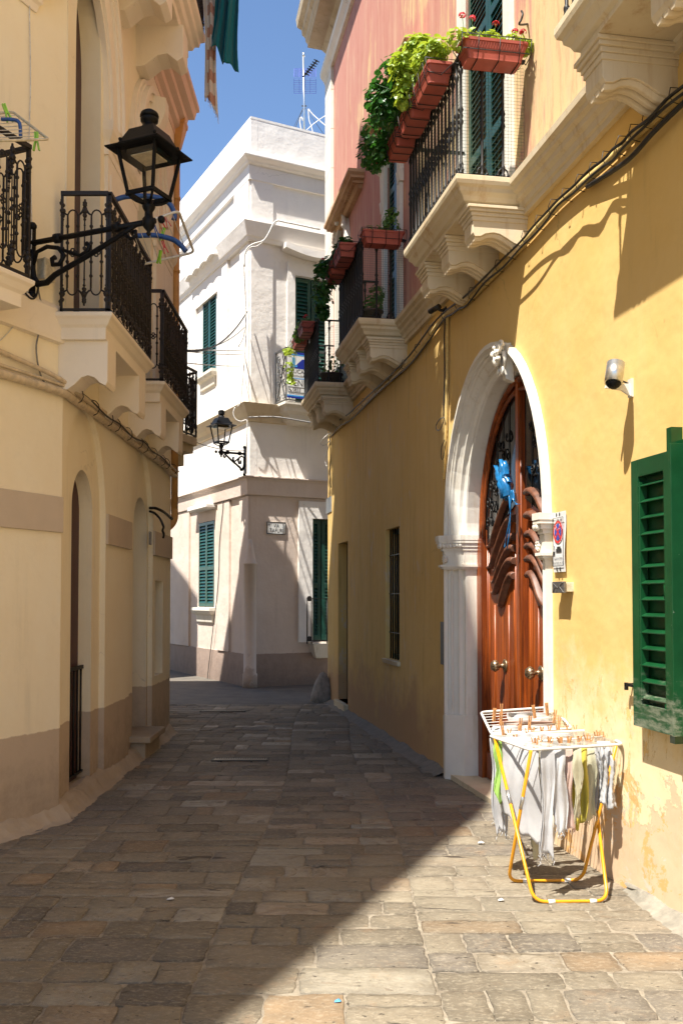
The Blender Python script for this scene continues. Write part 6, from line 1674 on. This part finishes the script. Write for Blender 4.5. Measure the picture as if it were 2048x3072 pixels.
hang('cloth', 'mustard yellow cloth right of the pinkish one', 'cloth', 'c_yellow', 940, 1130, 600, 975, 1130, 1335, 1275, A_.y+.18, group=GR, folds=1.6, amp=.014, seed=9)
hang('towel', 'white edged towel strip in front of the mustard cloth', 'towel', 'c_cream', 990, 1075, 610, 1010, 1070, 1250, 1270, A_.y+.10, group=GR, folds=.6, amp=.008, seed=10)
hang('towel', 'cream yellow towel with a fringed hem at the right of the rack', 'towel', 'c_cream', 1065, 1200, 612, 1085, 1215, 1255, 1262, B_.y+.06, group=GR, folds=.8, amp=.010, seed=11, fringe=6)
hang('garment', 'thin pale garment with tan shading near the right rack leg', 'garment', 'c_white', 1150, 1290, 580, 1180, 1300, 1175, 1150, B_.y+.14, group=GR, folds=1.4, seed=12, amp=.014)
hang('garment', 'crumpled white undershirt at the far right end of the rack', 'garment', 'c_white', 1225, 1345, 545, 1262, 1408, 1150, 1140, B_.y+.02, group=GR, folds=1.8, seed=13, amp=.018, rough=.012)
hang('cloth', 'white cloth pinned along the back edge of the rack wing', 'cloth', 'c_white', 380, 790, 275, 380, 795, 480, 470, E_l.y-.10, E_r.y-.16, group=GR, folds=2, amp=.012, seed=14, layers=1)
hang('cloth', 'pale pink cloth on the second row of the rack wing', 'cloth', 'c_pink', 300, 830, 355, 300, 850, 520, 500, E_l.y-.30, E_r.y-.38, group=GR, folds=2, amp=.012, seed=15, layers=1)
hang('cloth', 'white cloth with a cream corner on the third row of the rack wing', 'cloth', 'c_white', 240, 880, 400, 240, 900, 640, 600, E_l.y-.42, E_r.y-.52, group=GR, folds=3, amp=.015, seed=16, layers=1)
hang('cloth', 'white cloth just behind the front frame of the rack', 'cloth', 'c_white', 470, 960, 470, 520, 960, 700, 690, D_.y-.12, C_.y-.25, group=GR, folds=3, amp=.015, seed=17, layers=1)
def peg_mesh(op):
    m = MB(); h = .042
    for s_ in (-1, 1):
        m.prism([(s_*.0015, -h*.75), (s_*.007, -h*.75), (s_*.0065, .004), (s_*(.004+op), h), (s_*(.0005+op*.8), h), (s_*.001, 0)], 'y', -.006, .006)
    m.lathe([(.005, -.007), (.005, .007)], (0,0,.004), 6, 'y')
    return m
pv = peg_mesh(.012); pu = peg_mesh(.004)
first = {}
def peg(kind, x, y, Y, rz, tilt):
    lab = {'v': 'wooden clothes peg splayed open on the front frame of the street drying rack', 'u': 'wooden clothes peg standing upright on the back wing of the street drying rack'}[kind]
    gr = {'v': 'pegs on the front frame', 'u': 'pegs on the back wing'}[kind]
    if kind not in first: o = first[kind] = (pv if kind == 'v' else pu).build('clothes_peg', M['peg'])
    else: o = first[kind].copy(); col.objects.link(o)
    o.scale = (1.15,)*3 if kind == 'u' else (.85,)*3
    o.location = at_y(*cx3(x, y), Y); o.rotation_euler = (tilt, rnd.uniform(-.15, .15), rz); tag(o, lab, 'clothes peg', gr)
for x, y in ((400,485),(625,570),(655,575),(690,552),(768,560),(790,575),(870,565),(882,572),(955,562),(940,420),(965,556),(1045,560),(1060,552),(1145,545),(1165,550),(1020,445),(1210,510),(1232,500),(1302,512),(490,455),(700,462),(775,450),(850,452),(455,540),(1285,515),(620,470),(560,480),(1120,540)):
    f = (y-440)/180; Yp = C_.y+(A_.y+.02-C_.y)*max(0, min(1, f))
    peg('v', x, y, Yp, rnd.uniform(-.5, .5), rnd.uniform(-.15, .15))
for x, y in ((255,305),(325,265),(335,440),(318,350),(630,275),(752,252),(822,320),(500,400),(588,380),(865,375)):
    f = (y-240)/200; Yp = E_l.y+(D_.y-E_l.y)*max(0, min(1, f))
    peg('u', x, y, Yp, rnd.uniform(-.5, .5), rnd.uniform(-.1, .1))
# ---- blue satin bow on the door
s_, z_ = FR.px(1512, 1510, -.10)
t = thing('ribbon_bow', 'shiny blue ribbon bow with two long tails hanging on the arched door', 'bow', FR.W(s_, -.10, z_), FR.ang)
m = MB()
def bl(u, v, p=-.10): a_, b_ = FR.px(u, v, p); return (a_-s_, p+.10, b_-z_)
def lobe(p0, p1, w0, w1, thick=.03, n=10):
    p0, p1 = Vector(p0), Vector(p1); d = (p1-p0); side = Vector((d.z, 0, -d.x)).normalized(); vs_ = []
    for i in range(n+1):
        t_ = i/n; c = p0.lerp(p1, t_); w_ = w0+(w1-w0)*t_+.012*math.sin(t_*7+w0*90)
        for k in range(8):
            a_ = k*math.pi/4; vs_.append(c+side*math.cos(a_)*w_+Vector((0, math.sin(a_)*thick*(.5+.5*math.sin(t_*math.pi))+.01*math.sin(t_*9+k*2.1), 0)))
    m.add(vs_, [(i*8+k, i*8+(k+1) % 8, i*8+8+(k+1) % 8, i*8+8+k) for i in range(n) for k in range(8)], True)
lobe(bl(1512, 1470), bl(1486, 1395), .035, .006); lobe(bl(1514, 1460), bl(1502, 1378), .035, .012); lobe(bl(1522, 1450), bl(1512, 1385), .02, .010)
lobe(bl(1512, 1400), bl(1520, 1490), .03, .05, .05); lobe(bl(1518, 1420), bl(1512, 1495), .03, .045, .06); lobe(bl(1508, 1440), bl(1514, 1485), .05, .03, .04)
lobe(bl(1515, 1485), bl(1520, 1500), .03, .006, .01)
m.build('loops', M['c_blue'], t)
m = MB()
def tail(pts, w_):
    vs_ = []; pts = smooth([bl(*p) for p in pts], 4)
    for i, p in enumerate(pts): c = math.cos(i*.45); vs_ += [p+Vector((w_*c, w_*.6*math.sin(i*.45), 0)), p-Vector((w_*c, w_*.6*math.sin(i*.45), 0))]
    m.add(vs_, [(2*i, 2*i+1, 2*i+3, 2*i+2) for i in range(len(pts)-1)], True)
tail([(1532, 1470), (1530, 1520), (1526, 1570), (1516, 1620), (1512, 1645)], .010); tail([(1524, 1480), (1530, 1540), (1526, 1600), (1520, 1648)], .008); tail([(1536, 1470), (1540, 1500), (1548, 1512), (1560, 1512)], .018)
o = m.build('ribbon_tail', M['c_blue'], t, normals=False); sd_ = o.modifiers.new('thickness', 'SOLIDIFY'); sd_.thickness = .002
# ---- cloths under the high balcony
cloth('striped_towel', 'long cream towel with rust stripes and a fringe, hanging against the sky', 'towel', M['c_stripe'], at_y(610, -90, 10.0), at_y(640, -90, 10.0), at_y(616, 280, 10.0), at_y(654, 345, 10.0), folds=1.4, amp=.03, layers=1, seed=20, fringe=18, nz=40)
cloth('teal_cloth', 'bright teal cloth hanging against the blue sky beside the striped towel', 'cloth', M['c_teal'], at_y(655, -90, 9.9), at_y(712, -90, 9.9), at_y(628, 150, 9.9), at_y(716, 200, 9.9), folds=2.2, amp=.06, layers=1, seed=21, nz=30, hem=.06, gap=0)
a_, b_ = at_y(470, -92, 9.95), at_y(730, -92, 9.95)
m = MB(); m.tube([(0,0,0), (b_-a_)/2+Vector((0,0,-.03)), b_-a_], .008, 6); o = m.build('clothes_line', M['cable_w']); o.location = a_; tag(o, 'line carrying the striped and teal cloths, above the picture edge', 'clothes line')
# ---- racks hung on the cream balconies
t = thing('balcony_drying_rack', 'white wire balcony drying rack with two blue arched arms behind the near lantern', 'drying rack', at_y(450, 760, 7.9), 0)
o0 = at_y(450, 760, 7.9)
q = [at_y(375, 690, 7.55), at_y(536, 632, 7.7), at_y(582, 757, 8.4), at_y(413, 797, 8.25)]
m = MB(); r_ = .045
def rp2(pts, r_, k=4):
    out = []; n = len(pts)
    for i in range(n):
        p = pts[i]; a = (pts[i-1]-p).normalized()*r_; b = (pts[(i+1) % n]-p).normalized()*r_
        for j in range(k+1): tt = j/k; out.append(p+a*(1-tt)**2+b*tt**2-o0)
    return out
m.tube(rp2(q, .05), .011, 8, True); m.build('frame', M['white_paint'], t)
m = MB()
for i in range(1, 8): f = i/8; m.tube([q[0].lerp(q[1], f)-o0, q[3].lerp(q[2], f)-o0], .003, 5)
m.build('wires', M['white_paint'], t)
for pts in (((345, 600), (380, 590), (446, 588), (490, 598), (513, 616), (524, 645), (522, 660)), ((406, 708), (440, 706), (469, 706), (505, 714), (527, 723), (545, 738), (558, 754))):
    m = MB(); pp = [at_y(u, v, 7.95)-o0 for u, v in pts]; m.tube(smooth(pp), .022, 8); m.build('arm', M['blue_plastic'], t)
PG = [((489, 700), 'lime'), ((480, 768), 'lime'), ((485, 665), 'redpl'), ((493, 738), 'redpl'), ((468, 690), 'blue_plastic'), ((500, 660), 'redpl'), ((482, 680), 'peg')]
pg0 = {}
lab = {'lime': 'lime green plastic peg on the balcony rack behind the lantern', 'redpl': 'red plastic peg on the balcony rack behind the lantern', 'blue_plastic': 'blue plastic peg on the balcony rack behind the lantern', 'peg': 'tan peg on the balcony rack behind the lantern'}
def plpeg(P, mat, label, sc_=1.5):
    if mat not in pg0: o = pg0[mat] = peg_mesh(.010).build('clothes_peg', M[mat])
    else: o = pg0[mat].copy(); col.objects.link(o)
    o.location = P; o.scale = (sc_,)*3; o.rotation_euler = (0, R(180)+rnd.uniform(-.4, .4), rnd.uniform(-.5, .5)); tag(o, label, 'clothes peg', 'plastic pegs on balcony racks')
for (p, mt) in PG: plpeg(at_y(*p, 7.98), mt, lab[mt])
o0 = at_y(60, 415, 6.0)
t = thing('balcony_drying_rack', 'beige wire drying rack on the nearest balcony at the left edge', 'drying rack', o0, 0)
q = [at_y(40, 336, 6.3), at_y(147, 418, 6.0), at_y(-60, 424, 5.7), at_y(-120, 350, 6.0)]
m = MB(); m.tube(rp2(q, .03), .009, 8, True); m.build('frame', M['beige_pl'], t)
m = MB()
for i in range(1, 8): f = i/8; m.tube([q[0].lerp(q[1], f)-o0, q[3].lerp(q[2], f)-o0], .0028, 5)
m.build('wires', M['cable_w'], t)
m = MB(); m.tube(smooth([at_y(u, v, 6.05)-o0 for u, v in ((5, 358), (30, 358), (52, 362), (61, 375), (63, 412))]), .012, 6); m.build('hook', M['blue_plastic'], t)
plpeg(at_y(110, 420, 6.0), 'lime', 'lime green plastic peg at the tip of the left edge rack', 1.6)
plpeg(at_y(20, 335, 6.1), 'lime', 'lime green plastic peg at the top of the left edge rack', 1.6)
for (u, v, w_, lb) in ((1442, 2528, .022, 'white scrap of paper on the sunlit paving left of the rack'), (1502, 2700, .016, 'small white scrap on the sunlit paving in front of the rack'), (1013, 3004, .014, 'tiny blue scrap on the paving at the bottom of the photo'), (512, 2697, .02, 'pale chip of stone lying on the shaded paving')):
    p = at_z(u, v, .012); m = MB(); m.add([(-w_, -w_*.6, 0), (w_*.8, -w_*.8, .004), (w_, w_*.5, .0), (.2*w_, w_, .006), (-w_*.8, w_*.6, .001), (0, 0, .009)], [(0,1,5), (1,2,5), (2,3,5), (3,4,5), (4,0,5)])
    o = m.build('litter_scrap', M['signcyan'] if 'blue' in lb else M['signwhite'], normals=False); o.location = p; tag(o, lb, 'litter')
# mop handle hook on the yellow wall near the top balcony door
run('iron_hook', 'bent iron hook on the yellow wall above the largest balcony rail', 'hook', wall_pts(FR, [(1563, 33, .12), (1567, 42, .13), (1562, 60, .14), (1556, 72, .15), (1566, 74, .10), (1580, 72, .02), (1580, 72, .0)]), .007, M['iron'], 6, 3)
s_, z_ = FR.px(1895, 2057, .02)
for o in bpy.data.objects:
    if o.type == 'MESH' and o.parent is None and 'kind' not in o and 'label' not in o: print('UNTAGGED', o.name)
